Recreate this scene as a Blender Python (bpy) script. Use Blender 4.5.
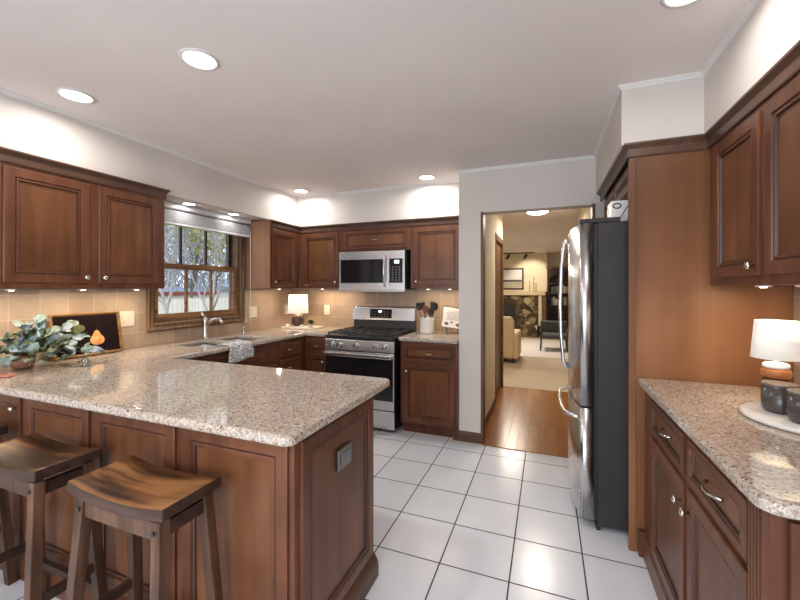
import bpy, bmesh, math, random
from mathutils import Vector, Matrix, Euler

PI = math.pi
scene = bpy.context.scene
for o in list(bpy.data.objects):
    bpy.data.objects.remove(o)
COL = scene.collection

# ------------------------------------------------------------------ camera
CAM_H = 1.38
cam_d = bpy.data.cameras.new('camera')
cam = bpy.data.objects.new('camera', cam_d)
COL.objects.link(cam)
cam_d.sensor_width = 36.0
cam_d.lens = 377.0 / 800.0 * 36.0
cam_d.shift_y = -12.0 / 800.0
cam_d.clip_start = 0.02
cam_d.clip_end = 200
cam.location = (0, 0, CAM_H)
cam.rotation_euler = (PI / 2, 0, math.atan(147.0 / 377.0))
scene.camera = cam

# ------------------------------------------------------------------ view, world, lights
vs = scene.view_settings
vs.view_transform = 'Standard'
vs.look = 'None'
vs.gamma = 1.0
vs.use_curve_mapping = False
vs.exposure = 0.08
scene.cycles.use_denoising = True
scene.cycles.max_bounces = 9
scene.cycles.diffuse_bounces = 5
scene.cycles.glossy_bounces = 4
scene.cycles.transparent_max_bounces = 12
scene.cycles.sample_clamp_indirect = 6.0
scene.cycles.caustics_reflective = False
scene.cycles.caustics_refractive = False

W = bpy.data.worlds.new('world')
scene.world = W
W.use_nodes = True
wn = W.node_tree
wn.nodes.clear()
wo = wn.nodes.new('ShaderNodeOutputWorld')
wb = wn.nodes.new('ShaderNodeBackground')
wb.inputs[0].default_value = (0.80, 0.88, 1.0, 1)
wb.inputs[1].default_value = 2.5
wn.links.new(wb.outputs[0], wo.inputs[0])

def kelvin(c):
    return c

def area_light(name, loc, rot, size, power, color=(1, 1, 1), size_y=None, spread=None, shape=None):
    l = bpy.data.lights.new(name, 'AREA')
    l.energy = power
    l.color = color
    l.size = size
    if size_y:
        l.shape = 'RECTANGLE'
        l.size_y = size_y
    else:
        l.shape = shape or 'DISK'
    if spread:
        l.spread = spread
    o = bpy.data.objects.new(name, l)
    COL.objects.link(o)
    o.location = loc
    o.rotation_euler = rot
    return o

DAY = (0.86, 0.93, 1.0)
WARMW = (1.0, 0.95, 0.90)
P_DOWN = 6.5        # recessed kitchen lights
P_FILL = 92.0       # added fill light behind the camera
# added soft fill, shining in through made-up patio doors behind the camera
area_light('added_patio_fill', (-0.9, -2.62, 1.2), (PI / 2, 0, 0), 2.6, P_FILL, DAY, 2.0)

# ------------------------------------------------------------------ materials
def new_mat(name):
    m = bpy.data.materials.new(name)
    m.use_nodes = True
    nt = m.node_tree
    b = nt.nodes['Principled BSDF']
    return m, nt, b

def srgb(r, g, b):
    f = lambda c: (c / 255 / 12.92) if c / 255 <= 0.04045 else ((c / 255 + 0.055) / 1.055) ** 2.4
    return (f(r), f(g), f(b), 1)

def N(nt, t, **kw):
    n = nt.nodes.new(t)
    for k, v in kw.items():
        setattr(n, k, v)
    return n

def ramp(nt, stops):
    n = nt.nodes.new('ShaderNodeValToRGB')
    els = n.color_ramp.elements
    while len(els) < len(stops):
        els.new(0.5)
    for e, (p, c) in zip(els, stops):
        e.position = p
        e.color = c
    return n

def plain(name, col, rough=0.5, metal=0.0, noise=0.0, scale=8, spec=None, bump=0.0, bscale=60):
    m, nt, b = new_mat(name)
    b.inputs['Base Color'].default_value = col
    b.inputs['Roughness'].default_value = rough
    b.inputs['Metallic'].default_value = metal
    if spec is not None:
        b.inputs['Specular IOR Level'].default_value = spec
    tc = N(nt, 'ShaderNodeTexCoord')
    n = N(nt, 'ShaderNodeTexNoise')
    n.inputs['Scale'].default_value = scale
    n.inputs['Detail'].default_value = 4
    nt.links.new(tc.outputs['Object'], n.inputs['Vector'])
    k = max(noise, 0.03)
    r = ramp(nt, [(0.3, tuple(c * (1 - k) for c in col[:3]) + (1,)), (0.7, tuple(min(1, c * (1 + k)) for c in col[:3]) + (1,))])
    nt.links.new(n.outputs['Fac'], r.inputs[0])
    nt.links.new(r.outputs[0], b.inputs['Base Color'])
    if bump:
        n2 = N(nt, 'ShaderNodeTexNoise')
        n2.inputs['Scale'].default_value = bscale
        n2.inputs['Detail'].default_value = 3
        nt.links.new(tc.outputs['Object'], n2.inputs['Vector'])
        bp = N(nt, 'ShaderNodeBump')
        bp.inputs['Strength'].default_value = bump
        bp.inputs['Distance'].default_value = 0.01
        nt.links.new(n2.outputs['Fac'], bp.inputs['Height'])
        nt.links.new(bp.outputs[0], b.inputs['Normal'])
    return m

def wood(name, dark, mid, light, grain='z', rough=0.35, scale=1.0, blotch=0.35, spec=0.35, coat=0.0, c=.15):
    m, nt, b = new_mat(name)
    tc = N(nt, 'ShaderNodeTexCoord')
    oi = N(nt, 'ShaderNodeObjectInfo')
    add = N(nt, 'ShaderNodeVectorMath', operation='ADD')
    mul = N(nt, 'ShaderNodeVectorMath', operation='SCALE')
    mul.inputs['Scale'].default_value = 17.0
    nt.links.new(oi.outputs['Random'], mul.inputs[0])
    nt.links.new(tc.outputs['Object'], add.inputs[0])
    nt.links.new(mul.outputs[0], add.inputs[1])
    mp = N(nt, 'ShaderNodeMapping')
    s = {'x': (1.5, 28, 28), 'y': (28, 1.5, 28), 'z': (28, 28, 1.5)}[grain]
    mp.inputs['Scale'].default_value = tuple(c * scale for c in s)
    nt.links.new(add.outputs[0], mp.inputs[0])
    n1 = N(nt, 'ShaderNodeTexNoise')
    n1.inputs['Scale'].default_value = 1.0
    n1.inputs['Detail'].default_value = 6
    n1.inputs['Distortion'].default_value = 0.4
    nt.links.new(mp.outputs[0], n1.inputs['Vector'])
    n2 = N(nt, 'ShaderNodeTexNoise')
    n2.inputs['Scale'].default_value = 3.5 * scale
    n2.inputs['Detail'].default_value = 3
    nt.links.new(add.outputs[0], n2.inputs['Vector'])
    mx = N(nt, 'ShaderNodeMix')
    mx.data_type = 'FLOAT'
    mx.inputs['Factor'].default_value = blotch
    nt.links.new(n1.outputs['Fac'], mx.inputs[2])
    nt.links.new(n2.outputs['Fac'], mx.inputs[3])
    r = ramp(nt, [(0.5 - c, dark), (0.5, mid), (0.5 + c, light)])
    nt.links.new(mx.outputs[0], r.inputs[0])
    nt.links.new(r.outputs[0], b.inputs['Base Color'])
    b.inputs['Roughness'].default_value = rough
    b.inputs['Specular IOR Level'].default_value = spec
    if coat:
        b.inputs['Coat Weight'].default_value = coat
        b.inputs['Coat Roughness'].default_value = 0.15
    bp = N(nt, 'ShaderNodeBump')
    bp.inputs['Strength'].default_value = 0.06
    bp.inputs['Distance'].default_value = 0.004
    nt.links.new(n1.outputs['Fac'], bp.inputs['Height'])
    nt.links.new(bp.outputs[0], b.inputs['Normal'])
    return m

def brick(name, axes, bw, bh, mortar, c1, c2, cm, offset=0.0, shift=(0, 0), rough=0.3, rough_m=0.8, bump=0.3, mottle=0.1, mscale=12, streak=None, bias=0.0, smooth=0.1):
    m, nt, b = new_mat(name)
    tc = N(nt, 'ShaderNodeTexCoord')
    sp = N(nt, 'ShaderNodeSeparateXYZ')
    cb = N(nt, 'ShaderNodeCombineXYZ')
    nt.links.new(tc.outputs['Object'], sp.inputs[0])
    for i, a in enumerate(axes):
        sub = N(nt, 'ShaderNodeMath', operation='SUBTRACT')
        sub.inputs[1].default_value = shift[i]
        nt.links.new(sp.outputs['XYZ'.index(a)], sub.inputs[0])
        nt.links.new(sub.outputs[0], cb.inputs[i])
    br = N(nt, 'ShaderNodeTexBrick')
    br.offset = offset
    br.squash = 1.0
    br.inputs['Scale'].default_value = 1.0
    br.inputs['Brick Width'].default_value = bw
    br.inputs['Row Height'].default_value = bh
    br.inputs['Mortar Size'].default_value = mortar
    br.inputs['Mortar Smooth'].default_value = smooth
    br.inputs['Bias'].default_value = bias
    br.inputs['Color1'].default_value = c1
    br.inputs['Color2'].default_value = c2
    br.inputs['Mortar'].default_value = cm
    nt.links.new(cb.outputs[0], br.inputs['Vector'])
    n = N(nt, 'ShaderNodeTexNoise')
    n.inputs['Scale'].default_value = mscale
    n.inputs['Detail'].default_value = 5
    if streak:
        mp = N(nt, 'ShaderNodeMapping')
        mp.inputs['Scale'].default_value = streak
        nt.links.new(tc.outputs['Object'], mp.inputs[0])
        nt.links.new(mp.outputs[0], n.inputs['Vector'])
    else:
        nt.links.new(tc.outputs['Object'], n.inputs['Vector'])
    mr = N(nt, 'ShaderNodeMapRange')
    mr.inputs[1].default_value = 0.25
    mr.inputs[2].default_value = 0.75
    mr.inputs[3].default_value = 1 - mottle
    mr.inputs[4].default_value = 1 + mottle
    nt.links.new(n.outputs['Fac'], mr.inputs[0])
    sc = N(nt, 'ShaderNodeVectorMath', operation='SCALE')
    nt.links.new(br.outputs['Color'], sc.inputs[0])
    nt.links.new(mr.outputs[0], sc.inputs['Scale'])
    nt.links.new(sc.outputs[0], b.inputs['Base Color'])
    rr = N(nt, 'ShaderNodeMapRange')
    rr.inputs[3].default_value = rough
    rr.inputs[4].default_value = rough_m
    nt.links.new(br.outputs['Fac'], rr.inputs[0])
    nt.links.new(rr.outputs[0], b.inputs['Roughness'])
    bp = N(nt, 'ShaderNodeBump')
    bp.invert = True
    bp.inputs['Strength'].default_value = bump
    bp.inputs['Distance'].default_value = 0.003
    nt.links.new(br.outputs['Fac'], bp.inputs['Height'])
    nt.links.new(bp.outputs[0], b.inputs['Normal'])
    return m

def granite(name):
    m, nt, b = new_mat(name)
    tc = N(nt, 'ShaderNodeTexCoord')
    v1 = N(nt, 'ShaderNodeTexVoronoi')
    v1.inputs['Scale'].default_value = 185
    nt.links.new(tc.outputs['Object'], v1.inputs['Vector'])
    sp = N(nt, 'ShaderNodeSeparateColor')
    nt.links.new(v1.outputs['Color'], sp.inputs[0])
    r1 = ramp(nt, [(0.0, srgb(84, 72, 64)), (0.09, srgb(134, 114, 98)), (0.2, srgb(172, 152, 134)), (0.42, srgb(190, 178, 164)), (0.7, srgb(202, 195, 186)), (0.93, srgb(222, 218, 212))])
    r1.color_ramp.interpolation = 'CONSTANT'
    nt.links.new(sp.outputs[0], r1.inputs[0])
    n2 = N(nt, 'ShaderNodeTexNoise')
    n2.inputs['Scale'].default_value = 60
    n2.inputs['Detail'].default_value = 4
    nt.links.new(tc.outputs['Object'], n2.inputs['Vector'])
    r2 = ramp(nt, [(0.33, srgb(158, 134, 114)), (0.5, srgb(190, 176, 162)), (0.68, srgb(206, 200, 192))])
    nt.links.new(n2.outputs['Fac'], r2.inputs[0])
    mx = N(nt, 'ShaderNodeMix')
    mx.data_type = 'RGBA'
    mx.inputs[0].default_value = 0.40
    nt.links.new(r1.outputs[0], mx.inputs[6])
    nt.links.new(r2.outputs[0], mx.inputs[7])
    v3 = N(nt, 'ShaderNodeTexVoronoi')
    v3.inputs['Scale'].default_value = 100
    nt.links.new(tc.outputs['Object'], v3.inputs['Vector'])
    sp3 = N(nt, 'ShaderNodeSeparateColor')
    nt.links.new(v3.outputs['Color'], sp3.inputs[0])
    lt = N(nt, 'ShaderNodeMath', operation='LESS_THAN')
    lt.inputs[1].default_value = 0.13
    nt.links.new(sp3.outputs[1], lt.inputs[0])
    lt2 = N(nt, 'ShaderNodeMath', operation='LESS_THAN')
    lt2.inputs[1].default_value = 0.35
    nt.links.new(v3.outputs['Distance'], lt2.inputs[0])
    mm = N(nt, 'ShaderNodeMath', operation='MULTIPLY')
    nt.links.new(lt.outputs[0], mm.inputs[0])
    nt.links.new(lt2.outputs[0], mm.inputs[1])
    mx2 = N(nt, 'ShaderNodeMix')
    mx2.data_type = 'RGBA'
    nt.links.new(mm.outputs[0], mx2.inputs[0])
    nt.links.new(mx.outputs[2], mx2.inputs[6])
    mx2.inputs[7].default_value = srgb(84, 68, 58)
    nt.links.new(mx2.outputs[2], b.inputs['Base Color'])
    b.inputs['Roughness'].default_value = 0.06
    b.inputs['Specular IOR Level'].default_value = 1.0
    return m

def steel(name, col=(0.62, 0.62, 0.62, 1), rough=0.28, grain='z'):
    m, nt, b = new_mat(name)
    b.inputs['Metallic'].default_value = 1.0
    tc = N(nt, 'ShaderNodeTexCoord')
    mp = N(nt, 'ShaderNodeMapping')
    mp.inputs['Scale'].default_value = {'z': (200, 200, 3), 'x': (3, 200, 200), 'y': (200, 3, 200)}[grain]
    nt.links.new(tc.outputs['Object'], mp.inputs[0])
    n = N(nt, 'ShaderNodeTexNoise')
    n.inputs['Scale'].default_value = 1
    nt.links.new(mp.outputs[0], n.inputs['Vector'])
    mr = N(nt, 'ShaderNodeMapRange')
    mr.inputs[3].default_value = rough * 0.8
    mr.inputs[4].default_value = rough * 1.25
    nt.links.new(n.outputs['Fac'], mr.inputs[0])
    nt.links.new(mr.outputs[0], b.inputs['Roughness'])
    r = ramp(nt, [(0.3, tuple(c * 0.93 for c in col[:3]) + (1,)), (0.7, col)])
    nt.links.new(n.outputs['Fac'], r.inputs[0])
    nt.links.new(r.outputs[0], b.inputs['Base Color'])
    return m

def glow(name, col, strength):
    m, nt, b = new_mat(name)
    b.inputs['Base Color'].default_value = col
    b.inputs['Emission Color'].default_value = col
    b.inputs['Emission Strength'].default_value = strength
    b.inputs['Roughness'].default_value = 0.6
    return m

def clear_glass(name, tint=(1, 1, 1, 1), refl=0.08):
    m = bpy.data.materials.new(name)
    m.use_nodes = True
    nt = m.node_tree
    nt.nodes.clear()
    o = N(nt, 'ShaderNodeOutputMaterial')
    t = N(nt, 'ShaderNodeBsdfTransparent')
    t.inputs[0].default_value = tint
    g = N(nt, 'ShaderNodeBsdfGlossy')
    g.inputs['Roughness'].default_value = 0.02
    mx = N(nt, 'ShaderNodeMixShader')
    lw = N(nt, 'ShaderNodeLayerWeight')
    lw.inputs[0].default_value = 0.15
    mr = N(nt, 'ShaderNodeMapRange')
    mr.inputs[3].default_value = refl * 0.5
    mr.inputs[4].default_value = refl * 4
    nt.links.new(lw.outputs['Fresnel'], mr.inputs[0])
    nt.links.new(mr.outputs[0], mx.inputs[0])
    nt.links.new(t.outputs[0], mx.inputs[1])
    nt.links.new(g.outputs[0], mx.inputs[2])
    nt.links.new(mx.outputs[0], o.inputs[0])
    return m

M = {}
M['paint'] = plain('wall_paint', srgb(212, 205, 198), 0.75, noise=0.015, scale=3, bump=0.05, bscale=120)
M['ceiling'] = plain('ceiling_paint', srgb(228, 220, 216), 0.85, noise=0.015, scale=2, bump=0.05, bscale=150)
M['trim'] = plain('white_trim_paint', srgb(222, 220, 218), 0.5)
M['cab'] = wood('cabinet_wood', srgb(78, 46, 31), srgb(97, 59, 40), srgb(115, 73, 51), 'z', 0.34, 0.8, 0.5)
M['cab_g'] = plain('cabinet_glaze', srgb(52, 28, 19), 0.4)
M['cab_panel'] = wood('cabinet_panel_wood', srgb(84, 51, 31), srgb(104, 65, 40), srgb(123, 80, 52), 'z', 0.34, 0.7, 0.55)
M['cab_h'] = wood('cabinet_wood_horizontal', srgb(78, 46, 31), srgb(97, 59, 40), srgb(115, 73, 51), 'x', 0.34, 0.8, 0.5)
M['crown'] = wood('crown_wood', srgb(68, 48, 38), srgb(84, 60, 47), srgb(98, 72, 57), 'y', 0.35, 0.8, 0.4)
M['honey'] = wood('honey_maple_wood', srgb(102, 66, 42), srgb(128, 84, 53), srgb(148, 101, 67), 'z', 0.38, 0.22, 0.7, c=.08)
M['cab_lit_end'] = wood('cabinet_wood_lit_tone', srgb(118, 82, 60), srgb(140, 100, 74), srgb(156, 116, 88), 'z', 0.6, 0.5, 0.5)  # brown cabinet wood with its lit look put into the colour
M['base_brown'] = wood('baseboard_wood', srgb(70, 50, 38), srgb(86, 62, 48), srgb(98, 72, 56), 'x', 0.45)
M['window_wood'] = wood('window_wood', srgb(74, 52, 34), srgb(108, 80, 54), srgb(136, 104, 72), 'z', 0.45, 1.2, 0.4)
M['window_wood_y'] = wood('window_wood_rail', srgb(96, 66, 42), srgb(134, 96, 62), srgb(160, 120, 82), 'y', 0.4, 1.2, 0.4)
M['jamb'] = wood('jamb_wood', srgb(78, 54, 36), srgb(100, 70, 46), srgb(116, 84, 58), 'z', 0.45)
M['stool_seat'] = wood('stool_seat_wood', srgb(44, 27, 17), srgb(104, 68, 40), srgb(146, 102, 62), 'x', 0.30, 0.8, 0.45, c=.075)
M['stool_leg'] = wood('stool_leg_wood', srgb(50, 34, 25), srgb(82, 57, 42), srgb(112, 82, 62), 'z', 0.42, 0.9, 0.5)
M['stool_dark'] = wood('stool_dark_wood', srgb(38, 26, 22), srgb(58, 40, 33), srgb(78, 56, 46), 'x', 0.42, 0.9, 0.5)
M['granite'] = granite('beige_granite')
M['floor_tile'] = brick('floor_tile', 'XY', 0.336, 0.3345, 0.0038, srgb(226, 229, 236), srgb(220, 224, 232), srgb(66, 62, 62), shift=(-0.166, 1.834), rough=0.22, rough_m=0.8, bump=0.4, mottle=0.03, mscale=5)
M['hardwood'] = brick('oak_plank_floor', 'YX', 1.1, 0.083, 0.0012, srgb(164, 108, 58), srgb(134, 82, 40), srgb(76, 46, 22), offset=0.37, rough=0.24, rough_m=0.5, bump=0.2, mottle=0.16, mscale=1, streak=(40, 3, 1))
M['carpet'] = plain('beige_carpet', srgb(200, 184, 162), 0.95, noise=0.08, scale=200, bump=0.4, bscale=300)
M['rug'] = plain('pale_rug_pile', srgb(214, 208, 204), 0.95, noise=0.06, scale=60, bump=0.4, bscale=200)
M['splash_l'] = brick('backsplash_tile_left', 'YZ', 0.152, 0.152, 0.0022, srgb(180, 158, 138), srgb(164, 141, 121), srgb(196, 180, 162), shift=(1.245, 0.73), rough=0.42, bump=0.4, mottle=0.10, mscale=9, offset=0.0)
M['splash_b'] = brick('backsplash_tile_back', 'XZ', 0.152, 0.152, 0.0022, srgb(176, 152, 128), srgb(162, 137, 113), srgb(188, 168, 146), shift=(-2.9, 0.73), rough=0.42, bump=0.4, mottle=0.10, mscale=9)
M['steel'] = steel('brushed_steel', (0.70, 0.70, 0.71, 1), 0.25, 'z')
M['steel_x'] = steel('brushed_steel_wide', (0.78, 0.78, 0.79, 1), 0.24, 'x')
M['chrome'] = steel('polished_nickel', (0.78, 0.75, 0.70, 1), 0.16)
M['nickel'] = steel('satin_nickel', (0.66, 0.63, 0.58, 1), 0.25)
M['black_glass'] = plain('black_glass', (0.012, 0.012, 0.014, 1), 0.06, spec=0.6)
M['black'] = plain('black_enamel', (0.02, 0.02, 0.022, 1), 0.35)
M['iron'] = plain('cast_iron', (0.03, 0.03, 0.032, 1), 0.55)
M['fridge_side'] = plain('charcoal_enamel', srgb(50, 46, 49), 0.55, spec=.35)
M['gasket'] = plain('black_gasket', (0.01, 0.01, 0.011, 1), 0.6)
M['white_plastic'] = plain('almond_plastic', srgb(226, 214, 196), 0.4)
M['slot'] = plain('dark_slot', srgb(70, 58, 48), 0.6)
M['white'] = plain('white_enamel', srgb(236, 234, 230), 0.4)
M['blind'] = plain('white_vinyl', srgb(232, 234, 238), 0.45)
M['ceramic'] = plain('white_ceramic', srgb(232, 230, 226), 0.25)
M['can_trim'] = plain('recessed_light_trim', srgb(214, 210, 206), 0.5)
M['lens'] = glow('lit_lens', (1.0, 0.97, 0.92, 1), 9.0)
M['lens_off'] = glow('soft_lens', (1.0, 0.98, 0.95, 1), 1.3)
M['puck'] = glow('lit_puck_lens', (1.0, 0.86, 0.62, 1), 12.0)
M['display'] = glow('lit_digits', (0.8, 0.95, 1.0, 1), 2.5)
M['grey_print'] = plain('grey_print', srgb(120, 122, 126), 0.5)
M['glass'] = clear_glass('window_glass')
M['clear'] = clear_glass('clear_glass', (0.9, 0.95, 0.96, 1), 0.3)

# ------------------------------------------------------------------ mesh helpers
class MB:
    def __init__(s, mat=None):
        s.v = []
        s.f = []
        s.mi = []
        s.T = mat or Matrix.Identity(4)
        s.sm = []
        s.smooth = False
        s.m = 0
    def add(s, vs_, fs_):
        b = len(s.v)
        s.v += [tuple(s.T @ Vector(p)) for p in vs_]
        for f in fs_:
            s.f.append([b + i for i in f])
            s.mi.append(s.m)
            s.sm.append(s.smooth)
        return s
    def box(s, x0, x1, y0, y1, z0, z1):
        v = [(x0, y0, z0), (x1, y0, z0), (x1, y1, z0), (x0, y1, z0), (x0, y0, z1), (x1, y0, z1), (x1, y1, z1), (x0, y1, z1)]
        return s.add(v, [(0, 3, 2, 1), (4, 5, 6, 7), (0, 1, 5, 4), (1, 2, 6, 5), (2, 3, 7, 6), (3, 0, 4, 7)])
    def prism(s, poly, a, b, axis='x'):
        # poly: 2D points in the other two axes, extruded from a to b along axis
        n = len(poly)
        def P(t, p):
            return {'x': (t, p[0], p[1]), 'y': (p[0], t, p[1]), 'z': (p[0], p[1], t)}[axis]
        v = [P(a, p) for p in poly] + [P(b, p) for p in poly]
        f = [list(range(n)), list(range(2 * n - 1, n - 1, -1))]
        for i in range(n):
            j = (i + 1) % n
            f.append([i, i + n, j + n, j])
        return s.add(v, f)
    def lathe(s, prof, cx=0, cy=0, seg=24, cap=True):
        # prof: (r, z) bottom to top
        v = []
        f = []
        for r, z in prof:
            for i in range(seg):
                a = 2 * PI * i / seg
                v.append((cx + r * math.cos(a), cy + r * math.sin(a), z))
        k = len(prof)
        for j in range(k - 1):
            for i in range(seg):
                i2 = (i + 1) % seg
                f.append([j * seg + i, j * seg + i2, (j + 1) * seg + i2, (j + 1) * seg + i])
        old = s.smooth
        s.smooth = True
        s.add(v, f)
        s.smooth = old
        if cap:
            s.add([v[i] for i in range(seg)][::-1], [list(range(seg))])
            s.add(v[-seg:], [list(range(seg))])
        return s
    def cyl(s, p0, p1, r, r1=None, seg=12):
        return s.tube([p0, p1], [r, r if r1 is None else r1], seg)
    def tube(s, pts, rad, seg=8, cap=True):
        pts = [Vector(p) for p in pts]
        n = len(pts)
        if not isinstance(rad, (list, tuple)):
            rad = [rad] * n
        v = []
        f = []
        prev = None
        for i, p in enumerate(pts):
            d = (pts[min(i + 1, n - 1)] - pts[max(i - 1, 0)]).normalized()
            if prev is None:
                u = d.orthogonal().normalized()
            else:
                u = (prev - d * prev.dot(d))
                u = u.normalized() if u.length > 1e-6 else d.orthogonal().normalized()
            prev = u
            w = d.cross(u)
            for k in range(seg):
                a = 2 * PI * k / seg
                v.append(tuple(p + (u * math.cos(a) + w * math.sin(a)) * rad[i]))
        for i in range(n - 1):
            for k in range(seg):
                k2 = (k + 1) % seg
                f.append([i * seg + k, i * seg + k2, (i + 1) * seg + k2, (i + 1) * seg + k])
        old = s.smooth
        s.smooth = True
        s.add(v, f)
        s.smooth = old
        if cap:
            s.add(v[:seg][::-1], [list(range(seg))])
            s.add(v[-seg:], [list(range(seg))])
        return s
    def beam(s, p0, p1, w, d, up=(0, 1, 0), w1=None, d1=None):
        # rectangular bar between two points
        p0, p1 = Vector(p0), Vector(p1)
        z = (p1 - p0).normalized()
        y = Vector(up)
        y = (y - z * y.dot(z)).normalized()
        x = y.cross(z)
        w1 = w if w1 is None else w1
        d1 = d if d1 is None else d1
        v = []
        for p, ww, dd in ((p0, w, d), (p1, w1, d1)):
            for a, b in ((-1, -1), (1, -1), (1, 1), (-1, 1)):
                v.append(tuple(p + x * a * ww / 2 + y * b * dd / 2))
        return s.add(v, [(3, 2, 1, 0), (4, 5, 6, 7), (0, 1, 5, 4), (1, 2, 6, 5), (2, 3, 7, 6), (3, 0, 4, 7)])
    def rings(s, x0, x1, z0, z1, prof, grooves=(), back=None, panel_idx=None):
        # nested rectangles on the plane y: prof = [(inset, y)], last one is closed by a flat panel
        v = []
        for ins, y in prof:
            v += [(x0 + ins, y, z0 + ins), (x1 - ins, y, z0 + ins), (x1 - ins, y, z1 - ins), (x0 + ins, y, z1 - ins)]
        b0 = len(s.v)
        s.v += [tuple(s.T @ Vector(p)) for p in v]
        k = len(prof)
        for j in range(k - 1):
            for i in range(4):
                i2 = (i + 1) % 4
                s.f.append([b0 + j * 4 + i, b0 + j * 4 + i2, b0 + (j + 1) * 4 + i2, b0 + (j + 1) * 4 + i])
                s.mi.append(1 if j in grooves else 0)
                s.sm.append(False)
        s.f.append([b0 + (k - 1) * 4 + i for i in range(4)])
        s.mi.append(0 if panel_idx is None else panel_idx)
        s.sm.append(False)
        s.f.append([b0 + i for i in (3, 2, 1, 0)])
        s.mi.append(0)
        s.sm.append(False)
        return s
    def build(s, name, mats, parent=None, bevel=0.0, loc=None, seg=2, subsurf=0, rot=None, fix=True):
        me = bpy.data.meshes.new(name)
        me.from_pydata(s.v, [], s.f)
        if not isinstance(mats, (list, tuple)):
            mats = [mats]
        for m_ in mats:
            me.materials.append(m_)
        me.polygons.foreach_set('material_index', s.mi)
        me.polygons.foreach_set('use_smooth', s.sm)
        if fix:
            bm = bmesh.new()
            bm.from_mesh(me)
            bmesh.ops.remove_doubles(bm, verts=bm.verts, dist=1e-5)
            bmesh.ops.recalc_face_normals(bm, faces=bm.faces)
            bm.to_mesh(me)
            bm.free()
        me.update()
        o = bpy.data.objects.new(name, me)
        COL.objects.link(o)
        if parent:
            o.parent = parent
        if loc:
            o.location = loc
        if rot:
            o.rotation_euler = rot
        if bevel:
            md = o.modifiers.new('bevel', 'BEVEL')
            md.width = bevel
            md.segments = seg
            md.limit_method = 'ANGLE'
            md.angle_limit = math.radians(35)
        if subsurf:
            md = o.modifiers.new('sub', 'SUBSURF')
            md.levels = md.render_levels = subsurf
        return o

def tag(o, label=None, cat=None, group=None, kind=None):
    if label: o['label'] = label
    if cat: o['category'] = cat
    if group: o['group'] = group
    if kind: o['kind'] = kind
    return o

def thing(name, label, cat, loc=(0, 0, 0), rot=0, group=None):
    o = bpy.data.objects.new(name, None)
    o.empty_display_size = 0.1
    COL.objects.link(o)
    o.location = loc
    o.rotation_euler = (0, 0, rot)
    return tag(o, label, cat, group)

def struct(o):
    o['kind'] = 'structure'
    return o

def copy_tree(o, parent=None):
    c = o.copy()
    COL.objects.link(c)
    if parent:
        c.parent = parent
    for ch in [x for x in bpy.data.objects if x.parent == o]:
        copy_tree(ch, c)
    return c

RL, RR = PI / 2, -PI / 2    # units against the left and the right wall

# ------------------------------------------------------------------ key dimensions
XL, YB, XR, YF = -3.0, 3.97, 1.07, -2.5
ZC = 2.44
CT, CB = 0.914, 0.876      # counter top and underside
YD = 3.38                  # wall with the doorway
SL, SB = -2.71, 3.66       # soffit faces

# ------------------------------------------------------------------ room shell
struct(MB().box(XL - .1, XR + .1, YF - .1, YB + 0.0, -0.1, 0.0).build('floor', M['floor_tile']))
fh = MB().box(-0.80, 0.52, YD - 0.02, 5.44, -0.02, 0.004)
struct(fh.build('floor_hall', M['hardwood']))
struct(MB().box(-5.0, 3.0, 5.44, 12.4, -0.02, 0.006).build('floor_living', M['carpet']))
struct(MB().box(XL - .1, 3.1, YF - .1, 12.4, ZC, ZC + 0.1).build('ceiling', M['ceiling']))
struct(MB().box(-5.0, XL - .1, 5.4, 12.4, ZC, ZC + 0.1).build('ceiling_living', M['ceiling']))

# left wall with the window opening
WY0, WY1, WZ0, WZ1 = 2.135, 3.06, 1.09, 2.05
w = MB()
w.box(XL - .12, XL, YF, WY0, 0, ZC)
w.box(XL - .12, XL, WY1, YB + .1, 0, ZC)
w.box(XL - .12, XL, WY0, WY1, 0, WZ0)
w.box(XL - .12, XL, WY0, WY1, WZ1, ZC)
struct(w.build('wall_left', M['paint']))
struct(MB().box(XL, -0.735, YB, YB + .1, 0, ZC).build('wall_back', M['paint']))
struct(MB().box(XR, XR + .1, YF, YD + 0.1, 0, ZC).build('wall_right', M['paint']))
# wall behind the camera with patio doors added to let in daylight
w = MB()
w.box(XL, -2.3, YF - .1, YF, 0, ZC)
w.box(0.5, XR, YF - .1, YF, 0, ZC)
w.box(-2.3, 0.5, YF - .1, YF, 2.1, ZC)
struct(w.build('wall_front', M['paint']))
d = MB()
for a, b_ in ((-2.3, -2.22), (-0.94, -0.86), (0.42, 0.5)):
    d.box(a, b_, YF - .08, YF - .02, 0, 2.1)
d.box(-2.3, 0.5, YF - .08, YF - .02, 2.02, 2.1)
d.box(-2.3, 0.5, YF - .08, YF - .02, 0.0, 0.09)
pd = struct(d.build('added_patio_door', M['trim']))
MB().box(-2.22, -.94, YF - .052, YF - .048, .09, 2.02).build('pane', M['glass'], pd)
MB().box(-.86, .42, YF - .052, YF - .048, .09, 2.02).build('pane', M['glass'], pd)
# wall with the doorway (stub beside the cabinets, header, right side)
DX0, DX1, DZ = -0.548, 0.36, 2.055
w = MB()
w.box(-0.745, DX0, YD, YD + .11, 0, ZC)
w.box(DX0, DX1, YD, YD + .11, DZ, ZC)
w.box(DX1, XR + .1, YD, YD + .11, 0, ZC)
struct(w.build('wall_doorway', M['paint']))
struct(MB().box(-0.745, -0.645, YD + .11, YB + .1, 0, ZC).build('wall_stub', M['paint']))
# soffits
struct(MB().box(XL, SL, YF, YB, 2.098, ZC).build('wall_soffit_left', M['paint']))
struct(MB().box(SL, -0.745, SB, YB, 2.085, ZC).build('wall_soffit_back', M['paint']))
struct(MB().box(0.72, XR, YF, 2.27, 2.13, ZC).build('wall_soffit_right', M['paint']))
struct(MB().box(0.365, XR, 2.27, YD, 2.13, ZC).build('wall_soffit_fridge', M['paint']))
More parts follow.
